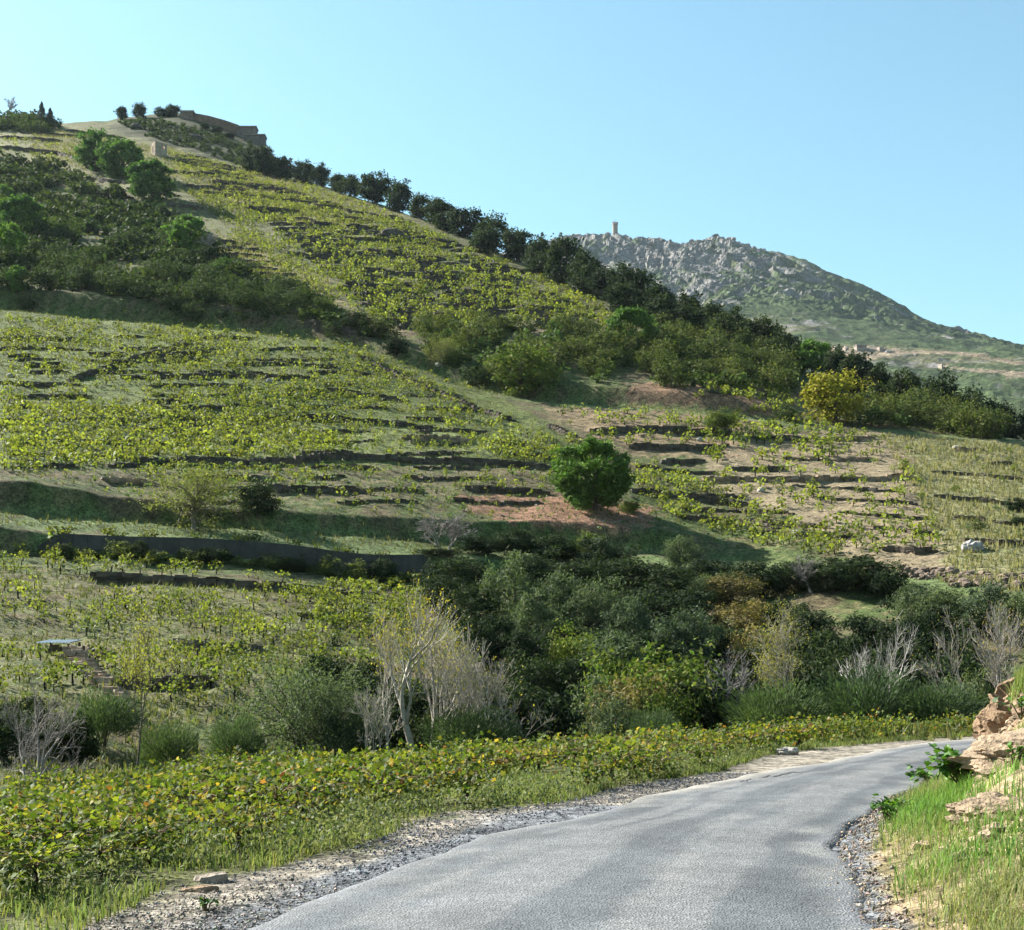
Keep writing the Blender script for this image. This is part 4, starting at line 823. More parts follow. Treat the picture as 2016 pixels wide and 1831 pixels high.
put_bare(272, 1190, 33.5, 1, 'thin single-stemmed tree with sparse leaves at the field edge', 170, 312, levels=4, rad=.016, col=(.10,.085,.07), lean=.02, fan=.55, up=.3, leafn=1500, leafsize=.075, leafcol=(.20,.22,.06))
put_bare(1605, 1180, 49, 1, 'pale-branched tree with thin olive foliage behind the broom', 210, 313, levels=5, rad=.024, col=(.36,.33,.29), lean=.1, fan=.62, up=.25, twig=3, leafn=4200, leafsize=.075, leafcol=(.22,.23,.09))
put_bare(1725, 1200, 50, 2, 'bare tree with white forking branches right of the thin olive tree', 150, 314, levels=4, rad=.022, col=(.55,.52,.48), lean=.4, fan=.55, up=.3, leafn=150, leafsize=.07)
put_bare(1955, 1175, 48, 4, 'grey many-stemmed bare tree above the rocky bank at the right', 240, 315, levels=4, rad=.014, col=(.40,.36,.32), lean=.5, fan=.5, up=.5, leafn=900, leafsize=.07, leafcol=(.22,.2,.09))
put_bare(1425, 1270, 49, 1, 'small grey leafless tree left of the broom bushes', 120, 316, levels=5, rad=.02, col=(.33,.30,.30), lean=.1, fan=.65, up=.25, twig=3)
put_bare(875, 1000, 97, 4, 'grey leafless bush at the end of the lower track', 110, 317, levels=4, rad=.018, col=(.30,.27,.25), lean=.5, fan=.6, up=.2)
put_bare(1165, 1040, 96, 3, 'pale leafless bush below the large pine', 50, 318, levels=3, rad=.02, col=(.36,.33,.30), lean=.5, fan=.5, up=.3)
put_bare(1600, 1085, 86, 3, 'leafless grey bush at the top of the gully thicket', 100, 319, levels=4, rad=.02, col=(.28,.25,.23), lean=.5, fan=.6, up=.2)
put_bare(12, 188, 436, 1, 'bare grey tree on the skyline at the far left', 40, 320, levels=4, rad=.02, col=(.42,.38,.40), lean=.1, fan=.6, up=.3)
put_bare(424, 455, hit(424,515)[1], 1, 'pale bare tree right of a pine on the scrub slope', 50, 321, levels=4, rad=.02, col=(.45,.41,.38), lean=.1, fan=.55, up=.3)
put_bare(322, 440, hit(322,478)[1], 2, 'small grey bare bush left of the scrub slope pine', 40, 322, levels=3, rad=.02, col=(.38,.34,.33), lean=.3, fan=.6, up=.3)
put_bare(1168, 1335, 47, 1, 'thin dead stem at the gully mouth', 10, 323, levels=1, rad=.02, col=(.22,.19,.17), lean=.02, fan=.3, up=.3)
# ------------------------------------------------------------------ scatter helpers
def field(poly, step, r, jit=.45, y0=45, y1=445, rows=False):
    """jittered ground positions (world metres) whose spot on the slope lies inside the outline"""
    p = np.array(poly, float); ua, ub = p[:,0].min(), p[:,0].max()
    out = []
    ys = np.arange(y0, y1, step*(1.35 if rows else 1))
    for Y in ys:
        xs = np.arange((ua-1008)/F*Y, (ub-1008)/F*Y, step*(.74 if rows else 1))
        out.append(np.stack([xs+r.uniform(0,step), np.full_like(xs, Y)],1))
    q_ = np.concatenate(out); q_ = q_ + r.uniform(-jit, jit, q_.shape)*step*np.array([1, .2 if rows else 1])
    z = ground_z(q_[:,0], q_[:,1]); u = ucol(q_[:,0], q_[:,1]); v = HV-(z-EYE)/q_[:,1]*F
    m = inpoly(u, v, poly); return np.column_stack([q_, z, u, v])[m]
def bake(mb, arrs, P, S, r, cm=None, sz=None):
    for i in range(len(P)):
        a_ = r.uniform(0,6.28); ca_, sa_ = math.cos(a_), math.sin(a_); s_ = S[i]; h_ = s_*(sz[i] if sz is not None else 1)
        mb.put(arrs[int(r.integers(len(arrs)))], np.array([[ca_*s_,-sa_*s_,0],[sa_*s_,ca_*s_,0],[0,0,h_]]), P[i,:3], None if cm is None else cm[i])
# ------------------------------------------------------------------ scrub of the upper slope
SCR = [[(-60,300),(110,330),(180,375),(330,430),(420,500),(520,560),(640,618),(760,668),(800,705),(740,700),(640,668),(430,643),(-60,606)],
       [(830,655),(1000,652),(1200,672),(1330,688),(1560,735),(1600,790),(1540,775),(1300,765),(1060,757),(960,755),(860,715)],
       [(1290,640),(1420,670),(1560,720),(1560,745),(1400,725),(1300,700)],
       [(-60,225),(60,236),(120,250),(90,262),(-60,258)],
       [(230,240),(330,240),(430,266),(560,335),(590,352),(500,338),(400,300),(260,262)],
       [(1700,800),(1840,830),(1960,858),(1960,872),(1840,856),(1700,838)]]
SD = [2.8, 2.6, 2.6, 2.6, 2.0, 2.6]
rs = np.random.default_rng(500)
small = []
for i in range(4):
    r = np.random.default_rng(520+i); cr = MB(); clump_crown(cr, r, cen=(0,0,.42), rad=(.46,.44,.44), ncl=16, nl=7, lsize=.235, clr=.12, col=(.047,.076,.03), hue=(.105,.122,.044), aspect=.65); small.append(cr.arrays())
allp = []
for poly, st in zip(SCR, SD):
    P = field(poly, st, rs); allp.append(np.column_stack([P, np.full(len(P), st)]))
P = np.concatenate(allp); P = P[fbm(P[:,0]*.13, P[:,1]*.13, 2, 19) > np.where((P[:,3] > 700) | (P[:,1] > 360), .27, .36)]; S = P[:,5]*rs.uniform(.75,1.7,len(P))*np.where((P[:,1] > 360) & (P[:,3] > 230), .62, 1); app = S/P[:,1]
order = np.argsort(-app); big = order[:240]; rest = order[240:]
nn_ = fbm(P[:,0]*.04, P[:,1]*.04, 3, 8)
for k, i in enumerate(big):
    up_ = P[i,3] < 700
    cm, tm, _ = PROTO['scrub'][k % 5] if up_ else PROTO['scrub_light'][k % 4]
    e = ob('scrub_bush', None, None, P[i,:3], rs.uniform(0,6.28), (S[i],S[i],S[i]*rs.uniform(.7,1.05))); ob('crown', cm, e); ob('trunk', tm, e)
    tag(e, 'dark green scrub bush on the upper left slope' if up_ else 'olive green scrub bush in the band below the right ridge', 'bush', 'scrub of the upper left slope' if up_ else 'scrub below the right ridge')
mb = MB(); cm_ = np.array([.7,.85,.75])[None]*(1-nn_[:,None]) + np.array([1.15,1.05,.95])[None]*nn_[:,None]
cm_ = cm_*rs.uniform(.6,1.2,(len(P),1))*np.where(P[:,3:4] > 700, 1.6, 1.0)
bake(mb, small, P[rest], S[rest], rs, cm_[rest], rs.uniform(.65,1.05,len(rest)))
tag(ob('scrub', mb.mesh('scrub', M_LEAF)), 'mass of green scrub on the upper slopes', 'scrub', None, 'stuff')

# ------------------------------------------------------------------ vines of the terraces
rv = np.random.default_rng(600); VA = {}
def vine_arr(seed, n_, ls, col, hue, up=.6, stem=True):
    r = np.random.default_rng(seed); b = MB()
    a_ = r.uniform(0,6.28,n_); rr = r.random(n_)**.6*.48; z_ = .18+.75*r.random(n_)**.8*(1-.5*rr)
    leaves(b, np.stack([rr*np.cos(a_), rr*np.sin(a_), z_],1), ls, .8, r, col, None, .5, .3, hue, .3)
    if stem: tube(b, [(0,0,-.05),(.03,.02,.2),(0,.03,.4)], [.05,.04,.03], 3, (.06,.045,.035))
    return b.arrays()
GRN = ((.115,.18,.038),(.25,.29,.055)); YEL = ((.205,.28,.05),(.34,.38,.08)); OLV = ((.145,.195,.048),(.26,.275,.075)); WEED = ((.085,.15,.06),(.15,.22,.09))
for key, (c1, c2) in dict(g=GRN, y=YEL, o=OLV, w=WEED).items(): VA[key] = [vine_arr(610+i, 20, .27, c1, c2) for i in range(4)]; VA[key.upper()] = [vine_arr(650+i, 8, .36, c1, c2, stem=False) for i in range(4)]
for key, (c1, c2) in dict(g=GRN, y=YEL, o=OLV, w=WEED).items(): VA['near'+key] = [vine_arr(680+i, 44, .155, c1, c2) for i in range(4)]
VF = [ # outline, spacing, kinds, size, chance
 ([(370,380),(560,385),(700,415),(810,440),(1000,520),(1190,600),(1220,645),(1000,655),(760,640),(620,575),(480,480)], 1.5, 'yog', 1.25, .62),
 ([(330,300),(560,350),(780,425),(640,440),(480,410),(370,370)], 1.7, 'oy', 1.15, .7),
 ([(0,262),(150,290),(170,330),(60,305),(0,290)], 2.2, 'oy', 1.3, .4),
 ([(400,470),(520,480),(640,570),(660,600),(560,590),(430,520)], 1.7, 'oog', 1.0, .6),
 ([(0,622),(430,655),(700,692),(900,775),(980,830),(860,850),(540,845),(0,800)], 1.15, 'ogoy', .9, .85),
 ([(0,800),(540,830),(700,880),(520,905),(0,930)], 1.05, 'yyo', .95, .85),
 ([(440,770),(640,760),(720,820),(560,830),(460,820)], 1.1, 'wg', .8, .55),
 ([(500,840),(760,850),(1000,890),(760,900),(520,905)], 1.2, 'ogy', .65, .5),
 ([(860,800),(1000,830),(1130,868),(1200,900),(1090,915),(980,905),(880,850)], 1.05, 'yyo', 1.0, .8),
 ([(250,918),(600,920),(1088,930),(1080,965),(920,960),(540,1000),(300,955)], 1.15, 'gowy', .75, .6),
 ([(540,970),(900,970),(920,1010),(600,1012)], 1.2, 'gwo', .65, .5),
 ([(1240,895),(1400,955),(1560,1020),(1720,1085),(1640,1100),(1480,1075),(1300,1010),(1250,960)], 1.05, 'yyo', 1.0, .75),
 ([(1060,803),(1480,828),(1440,850),(1400,905),(1240,890),(1130,850)], 1.25, 'yyg', 1.05, .75),
 ([(1400,855),(1560,830),(1640,840),(1640,900),(1560,945),(1400,950)], 1.25, 'yyg', 1.25, .68),
 ([(1640,845),(1740,862),(1810,935),(1860,1085),(1720,1095),(1560,1010),(1440,955),(1600,945)], 1.25, 'yyg', 1.0, .62),
 ([(1330,765),(1560,775),(1570,832),(1440,812),(1340,790)], 1.4, 'yy', 1.25, .6),
 ([(1760,870),(2040,890),(2040,960),(1830,930)], 1.9, 'go', .7, .4),
 ([(1830,960),(2040,970),(2040,1130),(1880,1110)], 2.4, 'ow', .7, .25),
 ([(-40,1040),(140,1062),(300,1110),(700,1165),(690,1180),(180,1140),(-40,1125)], 1.2, 'ogy', .95, .5),
 ([(90,1200),(330,1165),(700,1185),(720,1275),(520,1268),(330,1268),(160,1262)], 1.0, 'yog', .9, .62),
 ([(170,1290),(330,1285),(560,1290),(520,1345),(430,1400),(260,1390)], 1.0, 'ogo', .85, .65),
 ([(-40,250),(330,290),(700,390),(1240,620),(1240,700),(1000,790),(640,690),(0,600)], 2.0, 'OOW', .8, .55),
 ([(560,560),(660,590),(800,640),(960,740),(1100,790),(960,770),(800,710),(640,650),(540,610)], 1.5, 'OWW', .6, .6),
 ([(0,620),(700,690),(1100,860),(1240,960),(1700,1090),(1300,1060),(900,1040),(0,960)], 1.6, 'GOW', .6, .5),
 ([(600,1158),(850,1140),(870,1210),(700,1245),(600,1220)], 1.0, 'ogy', .85, .7),
 ([(-40,1250),(90,1255),(150,1330),(210,1400),(-40,1420)], 1.0, 'ggo', .85, .7),
 ([(520,1275),(760,1195),(860,1200),(960,1290),(900,1380),(700,1410),(520,1400)], .95, 'ogg', .9, .6),
 ([(-40,1130),(90,1160),(110,1240),(-40,1245)], 1.1, 'gyo', 1.0, .55)]
mb = MB(); cnt = 0
for poly, st, kinds, sz, ch in VF:
    P = field(poly, st, rv, rows=kinds.islower()); nz = fbm(P[:,0]*.11, P[:,1]*.11, 3, 5)
    P = P[rv.random(len(P)) < ch*(.45+1.1*sstep(.35,.6,nz))]
    for q_ in P:
        a_ = rv.uniform(0,6.28); s_ = sz*rv.uniform(.65,1.3); ca_, sa_ = math.cos(a_)*s_, math.sin(a_)*s_
        kd_ = kinds[int(rv.integers(len(kinds)))]
        mb.put(VA['near'+kd_ if (q_[1] < 84 and kd_.islower()) else kd_][int(rv.integers(4))], np.array([[ca_,-sa_,0],[sa_,ca_,0],[0,0,s_*.95]]), q_[:3], rv.uniform(.75,1.2))
        cnt += 1
print('hill vines', cnt)
HV_MB = mb

for u_ in rv.uniform(70, 860, 70):
    y_ = float(np.interp(u_, UG, _ly[5]))+rv.choice([-1.0,-.8,.1,.5]); q_ = at(u_, y_); s_ = rv.uniform(.5,1.0); ca_, sa_ = s_, 0
    HV_MB.put(VA['gow'[int(rv.integers(3))]][int(rv.integers(4))], np.array([[s_,0,0],[0,s_,0],[0,0,s_*.8]]), q_, .7)
# grass and weeds on the slopes
def tuft(seed, n_, col, hue, w=.05):
    r = np.random.default_rng(seed); b = MB(); a_ = r.uniform(0,6.28,n_); rr = r.random(n_)*.4
    B = np.stack([rr*np.cos(a_), rr*np.sin(a_), np.zeros(n_)],1); T = B*1.5 + np.column_stack([r.normal(size=(n_,2))*.15, r.uniform(.3,1.0,n_)])
    sd_ = np.stack([-np.sin(a_), np.cos(a_), 0*a_],1)*w; cc = np.asarray(col)*(1+.25*r.normal(size=(n_,1))).clip(.4,1.7); t = r.random((n_,1))**2; cc = cc*(1-t)+np.asarray(hue)*t
    b.add(np.stack([B-sd_, B+sd_, T],1).reshape(-1,3), np.arange(n_*3).reshape(-1,3), np.repeat(cc,3,0)); return b.arrays()
TG = [tuft(700+i, 6, (.10,.145,.045), (.24,.22,.09), .07) for i in range(3)]; TS = [tuft(710+i, 6, (.28,.255,.125), (.16,.19,.07), .09) for i in range(3)]
mb = MB(); rg = np.random.default_rng(720)
for poly, st, ar, sz in [([(-40,612),(430,645),(700,685),(960,775),(1240,900),(1560,1020),(1700,1090),(1300,1075),(900,1055),(430,1030),(-40,1000)], .95, TG, .42),
    ([(-40,1005),(430,1035),(900,1062),(880,1090),(430,1062),(-40,1030)], .55, TG, .4),
    ([(-40,612),(430,648),(700,690),(960,778),(1300,810),(1900,858),(1900,850),(1300,800),(960,768),(700,675),(430,640),(-40,606)], .6, TG, .4),
    ([(1730,855),(2040,880),(2040,1170),(1840,1150),(1860,1080)], .6, TS, .55),
    ([(-40,1110),(700,1170),(740,1290),(440,1420),(-40,1440)], .6, TG, .4),
    ([(60,250),(330,290),(700,395),(800,430),(640,450),(480,420),(330,370),(60,310)], 1.0, TS, .75),
    ([(380,470),(480,470),(660,560),(660,610),(560,600),(430,520)], 1.1, TS, .8),
    ([(-40,1380),(900,1380),(900,1500),(-40,1580)], .4, TG, .36),
    ([(800,1420),(1900,1400),(1900,1460),(800,1480)], .6, TG, .5)]:
    P = field(poly, st, rg, y0=27); bake(mb, ar, P, sz*rg.uniform(.6,1.4,len(P)), rg)
tag(ob('slope_grass', mb.mesh('slope_grass', M_GRASS)), 'grass and weeds between the vines on the terraces', 'grass', None, 'stuff')
# loose stones on the bare plots
mb = MB()
for poly, st in [([(900,975),(1140,975),(1290,1005),(1290,1035),(1080,1030),(930,1010)], .7), ([(520,915),(1080,930),(1080,965),(540,960)], 1.5), ([(600,560),(1200,600),(1200,650),(760,640)], 2.4), ([(1400,850),(1740,860),(1860,1090),(1600,1040)], 2.2)]:
    P = field(poly, st, rg); P = P[rg.random(len(P)) < .5]
    bake(mb, RK, P, .07+.2*rg.random(len(P))**3, rg, np.repeat(rg.uniform(.25,.5,(len(P),1)),3,1)*np.array([1,.84,.7]))
tag(ob('loose_stones', mb.mesh('loose_stones', M_ROCK)), 'loose pale stones scattered on the bare terraces', 'stones', None, 'stuff')

# ------------------------------------------------------------------ roadside vineyard
LEAF = np.array([(0,0),(.28,-.12),(.5,.12),(.36,.34),(.46,.62),(.2,.66),(0,1.0),(-.2,.66),(-.46,.62),(-.36,.34),(-.5,.12),(-.28,-.12)])
def lobed(mb, P, size, r, cols, tilt=.7):
    n_ = len(P); Nn = unit(r.normal(size=(n_,3))*tilt + np.array([-.15,-.25,.6])); A = r.normal(size=(n_,3)); A[:,2] -= .5
    A = unit(A-(A*Nn).sum(1,keepdims=True)*Nn); B = np.cross(Nn, A); s_ = size*r.uniform(.6,1.25,(n_,1,1))
    fold = r.uniform(-.05,.35,(n_,1,1))*np.abs(LEAF[None,:,0:1])
    V = P[:,None,:] + s_*(A[:,None,:]*LEAF[None,:,1:2] + B[:,None,:]*LEAF[None,:,0:1] + Nn[:,None,:]*fold)
    V = np.concatenate([V, P[:,None,:]+s_*A[:,None,:]*.42], 1); k_ = np.arange(12)
    f = np.stack([k_, (k_+1) % 12, np.full(12,12)],1)[None]+np.arange(n_)[:,None,None]*13
    mb.add(V.reshape(-1,3), f.reshape(-1,3), np.repeat(cols, 13, 0))
def vine_cols(r, n_, mix):
    pal = np.array([(.08,.14,.028),(.15,.205,.038),(.22,.24,.05),(.31,.26,.055),(.25,.14,.05),(.18,.065,.035),(.27,.24,.15)])
    w = np.array(mix, float); w /= w.sum(); c_ = pal[r.choice(7, n_, p=w)]; return c_*(1+.2*r.normal(size=(n_,1))).clip(.5,1.5)
VP = []
for i in range(9):
    r = np.random.default_rng(800+i); fo, tk = MB(), MB()
    mix = [(7,6,1.5,.3,.15,.05,1),(6,6,2,.5,.25,.1,1),(5,5,2.5,.9,.45,.15,1)][i % 3]
    tube(tk, [(0,0,-.1),(.03,.01,.12),(-.03,.03,.26),(.02,0,.38)], [.045,.04,.035,.04], 6, (.075,.055,.042)); PT = []
    for k in range(11):
        a_ = k/11*6.28+r.uniform(-.3,.3); L = r.uniform(.45,.85); e_ = r.uniform(.3,1.3); p0 = np.array([.02,0,.36]); pts = [p0]
        d = np.array([math.cos(a_), math.sin(a_), e_]); d /= np.linalg.norm(d)
        for j in range(5): d = unit(d+np.array([0,0,-.14])+r.normal(size=3)*.08); pts.append(pts[-1]+d*L/5)
        tube(tk, pts, np.linspace(.009,.004,6), 4, (.20,.13,.075)); pts = np.array(pts)
        for j in range(1,6):
            m_ = int(r.integers(3,6)); PT.append(pts[j]+r.normal(size=(m_,3))*np.array([.1,.1,.13])-np.array([0,0,.05]))
    P = np.concatenate(PT); P[:,2] = np.where(P[:,2] < .05, r.uniform(.04,.3,len(P)), P[:,2]); lobed(fo, P, .085, r, vine_cols(r, len(P), mix))
    cr = MB(); P2 = P[::1]; leaves(cr, P2, .095, .85, r, vine_cols(r, len(P2), mix), None, .5, .1)
    VP.append((fo.mesh('foliage', M_VINE), tk.mesh('trunk', M_BARK), cr.arrays(), P.copy()))
rf = np.random.default_rng(830); cand = []
ylist = list(np.arange(9.3, 19, .66))+list(np.arange(19, 47, .85))
for Y in ylist:
    for x in np.arange(-.5*Y-2, 20, .64 if Y < 19 else .84):
        xx, yy = x+rf.uniform(-.25,.25), Y+rf.uniform(-.25,.25); u = float(ucol(np.array(xx), np.array(yy)))
        e_ = float(xg(np.array(yy)))-xx; lim = float(np.interp(u, [-400,0,300,400,800,1200,1600,1880,2100], [22,23.5,28.5,31,35,38.5,42,45,47]))
        if yy > lim or e_ < (.75 if yy < 15 else .45) or u > 2030 or u < -160: continue
        if yy < 17 and e_ < .75+.25*math.sin(yy*1.7): continue
        if yy < 10.6 and u > 240: continue
        if fbm(np.array(xx*.35), np.array(yy*.35), 2, 3) < .27: continue
        cand.append((xx, yy, u))
cand.sort(key=lambda q_: q_[1])
seen = [q_ for q_ in cand if -40 < q_[2] < 2030]; print('near vines', len(cand), len(seen))
VLM = []; nleafy = 0
for c_ in vine_cols(np.random.default_rng(3), 7, (6,6,2,.4,.15,.05,.9)):
    b_ = MB(); V_ = np.vstack([np.column_stack([LEAF[:,0], LEAF[:,1], .22*np.abs(LEAF[:,0])-.12*LEAF[:,1]**2]), [(0,.42,0)]]); b_.add(V_, [[q_, (q_+1) % 12, 12] for q_ in range(12)], c_); VLM.append(b_.mesh('leaf', M_VINE))
for k, (xx, yy, u) in enumerate(cand):
    z = float(ground_z(np.array([xx]), np.array([yy]))[0]); s_ = rf.uniform(.6,.88)*(1.0 if yy > 15 else .85); a_ = rf.uniform(0,6.28); i = int(rf.integers(9))
    if k < 300:
        fo, tk, _, LP = VP[i]; e = ob('grapevine', None, None, (xx,yy,z), a_, s_); e.empty_display_size = .1; ob('trunk', tk, e)
        if 0 < u < 500 and nleafy < 3:
            nleafy += 1
            for q_ in LP[:240]: o = ob('leaf', VLM[int(rf.integers(7))], e, q_); o.rotation_euler = (rf.uniform(-.6,1.0), rf.uniform(-.6,.6), rf.uniform(0,6.28)); sl_ = .085*rf.uniform(.7,1.3); o.scale = (sl_,sl_,sl_)
        else: ob('foliage', fo, e)
        tag(e, 'bush-trained grapevine with yellow-green autumn leaves in the vineyard beside the road', 'grapevine', 'vines of the roadside vineyard')
    else:
        ca_, sa_ = math.cos(a_)*s_, math.sin(a_)*s_; HV_MB.put(VP[i][2], np.array([[ca_,-sa_,0],[sa_,ca_,0],[0,0,s_]]), (xx,yy,z))
tag(ob('terrace_vines', HV_MB.mesh('terrace_vines', M_VINE)), 'small yellow-green vines covering the hillside terraces', 'grapevines', None, 'stuff')

# ------------------------------------------------------------------ grass and weeds near the road
def blades(mb, P, hgt, r, col, hue, wid=.006, lean=.5):
    n_ = len(P); a_ = r.uniform(0,6.28,n_); d = np.stack([np.cos(a_), np.sin(a_), 0*a_],1); sd_ = np.stack([-np.sin(a_), np.cos(a_), 0*a_],1)
    h_ = (hgt*r.uniform(.45,1.25,n_))[:,None]; w_ = (wid*r.uniform(.7,1.6,n_))[:,None]; ln = (lean*r.uniform(.1,1.2,n_))[:,None]
    M_ = P + d*h_*ln*.35 + np.array([0,0,1])*h_*.6; T = P + d*h_*ln + np.array([0,0,1])*h_*(1-.35*ln)
    t = r.random((n_,1)); t = t*t*(3-2*t); cc = (np.asarray(col)*(1-t)+np.asarray(hue)*t)*(1+.2*r.normal(size=(n_,1))).clip(.5,1.6)
    k5 = np.arange(n_)[:,None]*5
    mb.add(np.stack([P-sd_*w_, P+sd_*w_, M_+sd_*w_*.7, T, M_-sd_*w_*.7],1).reshape(-1,3), k5+np.array([[0,1,2]]), np.repeat(cc,5,0)); o5 = mb.n-n_*5
    mb.f[3].append(o5+k5+np.array([[0,2,4]])); mb.f[3].append(o5+k5+np.array([[4,2,3]]))
def gpts(x, y, dz=0): return np.stack([x, y, ground_z(x, y)+dz],1)
rb = np.random.default_rng(900); mb = MB()
n_ = 260000; y = 5+rb.random(n_)**1.5*24; d = rb.random(n_)**1.0*3.4; x = xr(y)+.28+d+.22*(fbm(y*.9,y*0,2,3)-.5)
nz = fbm(x*.9, y*.9, 3, 66); nz2 = fbm(x*.4+9, y*.4, 2, 67); u_ = ucol(x,y)
ok = (u_ < 2080) & (rb.random(n_) < (.25+.75*sstep(.34,.52,nz))*(.15+.85*sstep(.0,.4,d))*(1-.88*sstep(.6,.95,d+(nz-.5)*1.2)*sstep(8.5,10.5,y))) & ~((y > 20.8) & (d > .1))
P = gpts(x[ok], y[ok], -.01); g_ = (nz2[ok] + rb.normal(size=ok.sum())*.14) > .40
blades(mb, P[g_], .2, rb, (.10,.25,.045), (.22,.36,.09), .0034, .8); blades(mb, P[~g_], .17, rb, (.34,.33,.18), (.22,.30,.10), .0028, .9)
tag(ob('bank_grass', mb.mesh('bank_grass', M_GRASS)), 'green and straw-coloured grass on the bank right of the road', 'grass', None, 'stuff')
mb = MB(); n_ = 160000; y = 6.5+rb.random(n_)**1.35*36; e_ = rb.random(n_)**1.3*14; x = xg(y)-.05-e_+.35*(fbm(y*.8,y*0,3,9)-.5)
u_ = ucol(x,y); nz = fbm(x*.8, y*.8, 3, 68); ok = (u_ > -60) & (u_ < 2030) & (rb.random(n_) < sstep(.3,.5,nz)*np.where(e_ < 1.6, 1, .75)) & ~((y < 12.2) & (e_ < .08))
P = gpts(x[ok], y[ok], -.01); t_ = rb.random(len(P)) < .6
blades(mb, P[t_], .13, rb, (.13,.19,.05), (.28,.29,.12), .0042, .8); blades(mb, P[~t_], .15, rb, (.10,.17,.05), (.22,.28,.12), .0055, .5)
tag(ob('verge_grass', mb.mesh('verge_grass', M_GRASS)), 'weeds and grass under the roadside vines and along the verge', 'grass', None, 'stuff')
# leafy weeds along the verge
mb = MB()
for k in range(520):
    y_ = 8.5+rb.random()**1.1*17; x_ = float(xg(np.array(y_)))-.15-rb.random()**1.5*1.5; m_ = int(rb.integers(14,34)); hh = rb.uniform(.12,.42)
    if y_ < 11 and x_ > float(xg(np.array(y_)))-.5: continue
    b_ = gpts(np.array([x_]), np.array([y_]))[0]; Q = b_+np.column_stack([rb.normal(size=(m_,2))*.10, rb.random(m_)*hh])
    leaves(mb, Q, .055, .4, rb, (.12,.18,.055) if rb.random() < .7 else (.22,.24,.11), None, .5, .25, (.3,.32,.14), .8)
tag(ob('verge_weeds', mb.mesh('verge_weeds', M_GRASS)), 'leafy green weeds along the edge of the gravel shoulder', 'weeds', None, 'stuff')
# gravel of the shoulder
OCT = np.array([(1,0,0),(-1,0,0),(0,1,0),(0,-1,0),(0,0,1),(0,0,-1)], float); OF = np.array([(0,2,4),(2,1,4),(1,3,4),(3,0,4),(2,0,5),(1,2,5),(3,1,5),(0,3,5)])
def pebbles(mb, P, size, r, col):
    n_ = len(P); th = r.uniform(0,6.28,n_); s_ = size[:,None,None]*r.uniform(.6,1.3,(n_,1,3))*np.array([1,1,.6]); V = OCT[None]*s_ + r.normal(size=(n_,6,3))*size[:,None,None]*.18
    c_, s2 = np.cos(th)[:,None], np.sin(th)[:,None]; V = np.stack([V[...,0]*c_-V[...,1]*s2, V[...,0]*s2+V[...,1]*c_, V[...,2]],-1)+P[:,None,:]
    cc = np.asarray(col)*r.uniform(.45,1.45,(n_,1))*(1+.06*r.normal(size=(n_,3))); mb.add(V.reshape(-1,3), (OF[None]+np.arange(n_)[:,None,None]*6).reshape(-1,3), np.repeat(cc,6,0))
mb = MB(); n_ = 16000; y = 6.6+rb.random(n_)**1.2*14; a_, g_ = xa(y), xg(y); t = rb.random(n_); x = g_-.1+(a_-g_+.5)*t
nz = fbm(x*1.2, y*1.2, 3, 44); ok = rb.random(n_) < (.3+.9*sstep(.35,.6,nz)); P = gpts(x[ok], y[ok], .008); P[:,2] = np.maximum(P[:,2], -.01)
dark = sstep(.5,.62,fbm(P[:,0]*.5, P[:,1]*.5, 2, 45)*.6+.4*(P[:,1] > 9.5))
cc = np.array([.31,.285,.25])*(1-dark[:,None])+np.array([.20,.21,.23])*dark[:,None]
pebbles(mb, P, .005+.014*rb.random(len(P))**2.5, rb, cc)
n_ = 5200; y = 5.5+rb.random(n_)**1.4*20; x = xr(y)+rb.normal(size=n_)*.16+.1; P = gpts(x, y, .012); P[:,2] = np.maximum(P[:,2], .012); pebbles(mb, P, .006+.018*rb.random(n_)**3, rb, (.36,.29,.22))
tag(ob('gravel', mb.mesh('gravel', M_ROCK)), 'loose grey and tan gravel along both edges of the road', 'gravel', None, 'stuff')

# ------------------------------------------------------------------ rocks by the road
def rock(name, label, cx, cy, cz, s3, seed, col, sub=4, rot=0, rough_=.10, cuts=9):
    import bmesh
    bm = bmesh.new(); bmesh.ops.create_icosphere(bm, subdivisions=sub, radius=1); v = np.array([q_.co[:] for q_ in bm.verts]); f = np.array([[a.index for a in q_.verts] for q_ in bm.faces]); bm.free()
    r = np.random.default_rng(seed)
    s3 = np.asarray(s3, float); ns = cuts*9; sd_ = unit(r.normal(size=(ns,3))); nn_ = unit(sd_+r.normal(size=(ns,3))*.2); of_ = r.uniform(.86,1.05,ns)
    for lev in range(2):
        dr = unit(v); k_ = np.argmax(dr@sd_.T, 1); den = np.clip((dr*nn_[k_]).sum(1), .45, 1)
        rad_ = of_[k_]*(sd_[k_]*nn_[k_]).sum(1)/den; v = dr*np.clip(rad_, .86, 1.08)[:,None]*(1 if lev == 0 else np.linalg.norm(v0_, axis=1)[:,None])
        v0_ = v.copy(); ns = cuts*55; sd_ = unit(r.normal(size=(ns,3))); nn_ = unit(sd_+r.normal(size=(ns,3))*.22); of_ = 1+r.normal(size=ns)*rough_*.35
    v = v*s3
    for k, (fr, am) in enumerate([(1.6,.10),(9,.05),(22,.03)]):
        v = v+unit(v/s3)*((vnoise(v[:,0]*fr+v[:,2]*fr*.7+9*k, v[:,1]*fr-v[:,2]*fr*.6, seed+k)-.5)*am*min(1, max(s3)))[:,None]
    cl = np.asarray(col)*(1+.5*(fbm(v[:,0]*1.8+v[:,2], v[:,1]*1.8+v[:,2], 3, seed)-.5))[:,None]*np.array([1,1,1])
    ob_m = MB(); ob_m.add(v, f, cl); o = ob(name, ob_m.mesh(name, M_ROCK), None, (cx,cy,cz), rot); return tag(o, label, 'rock')
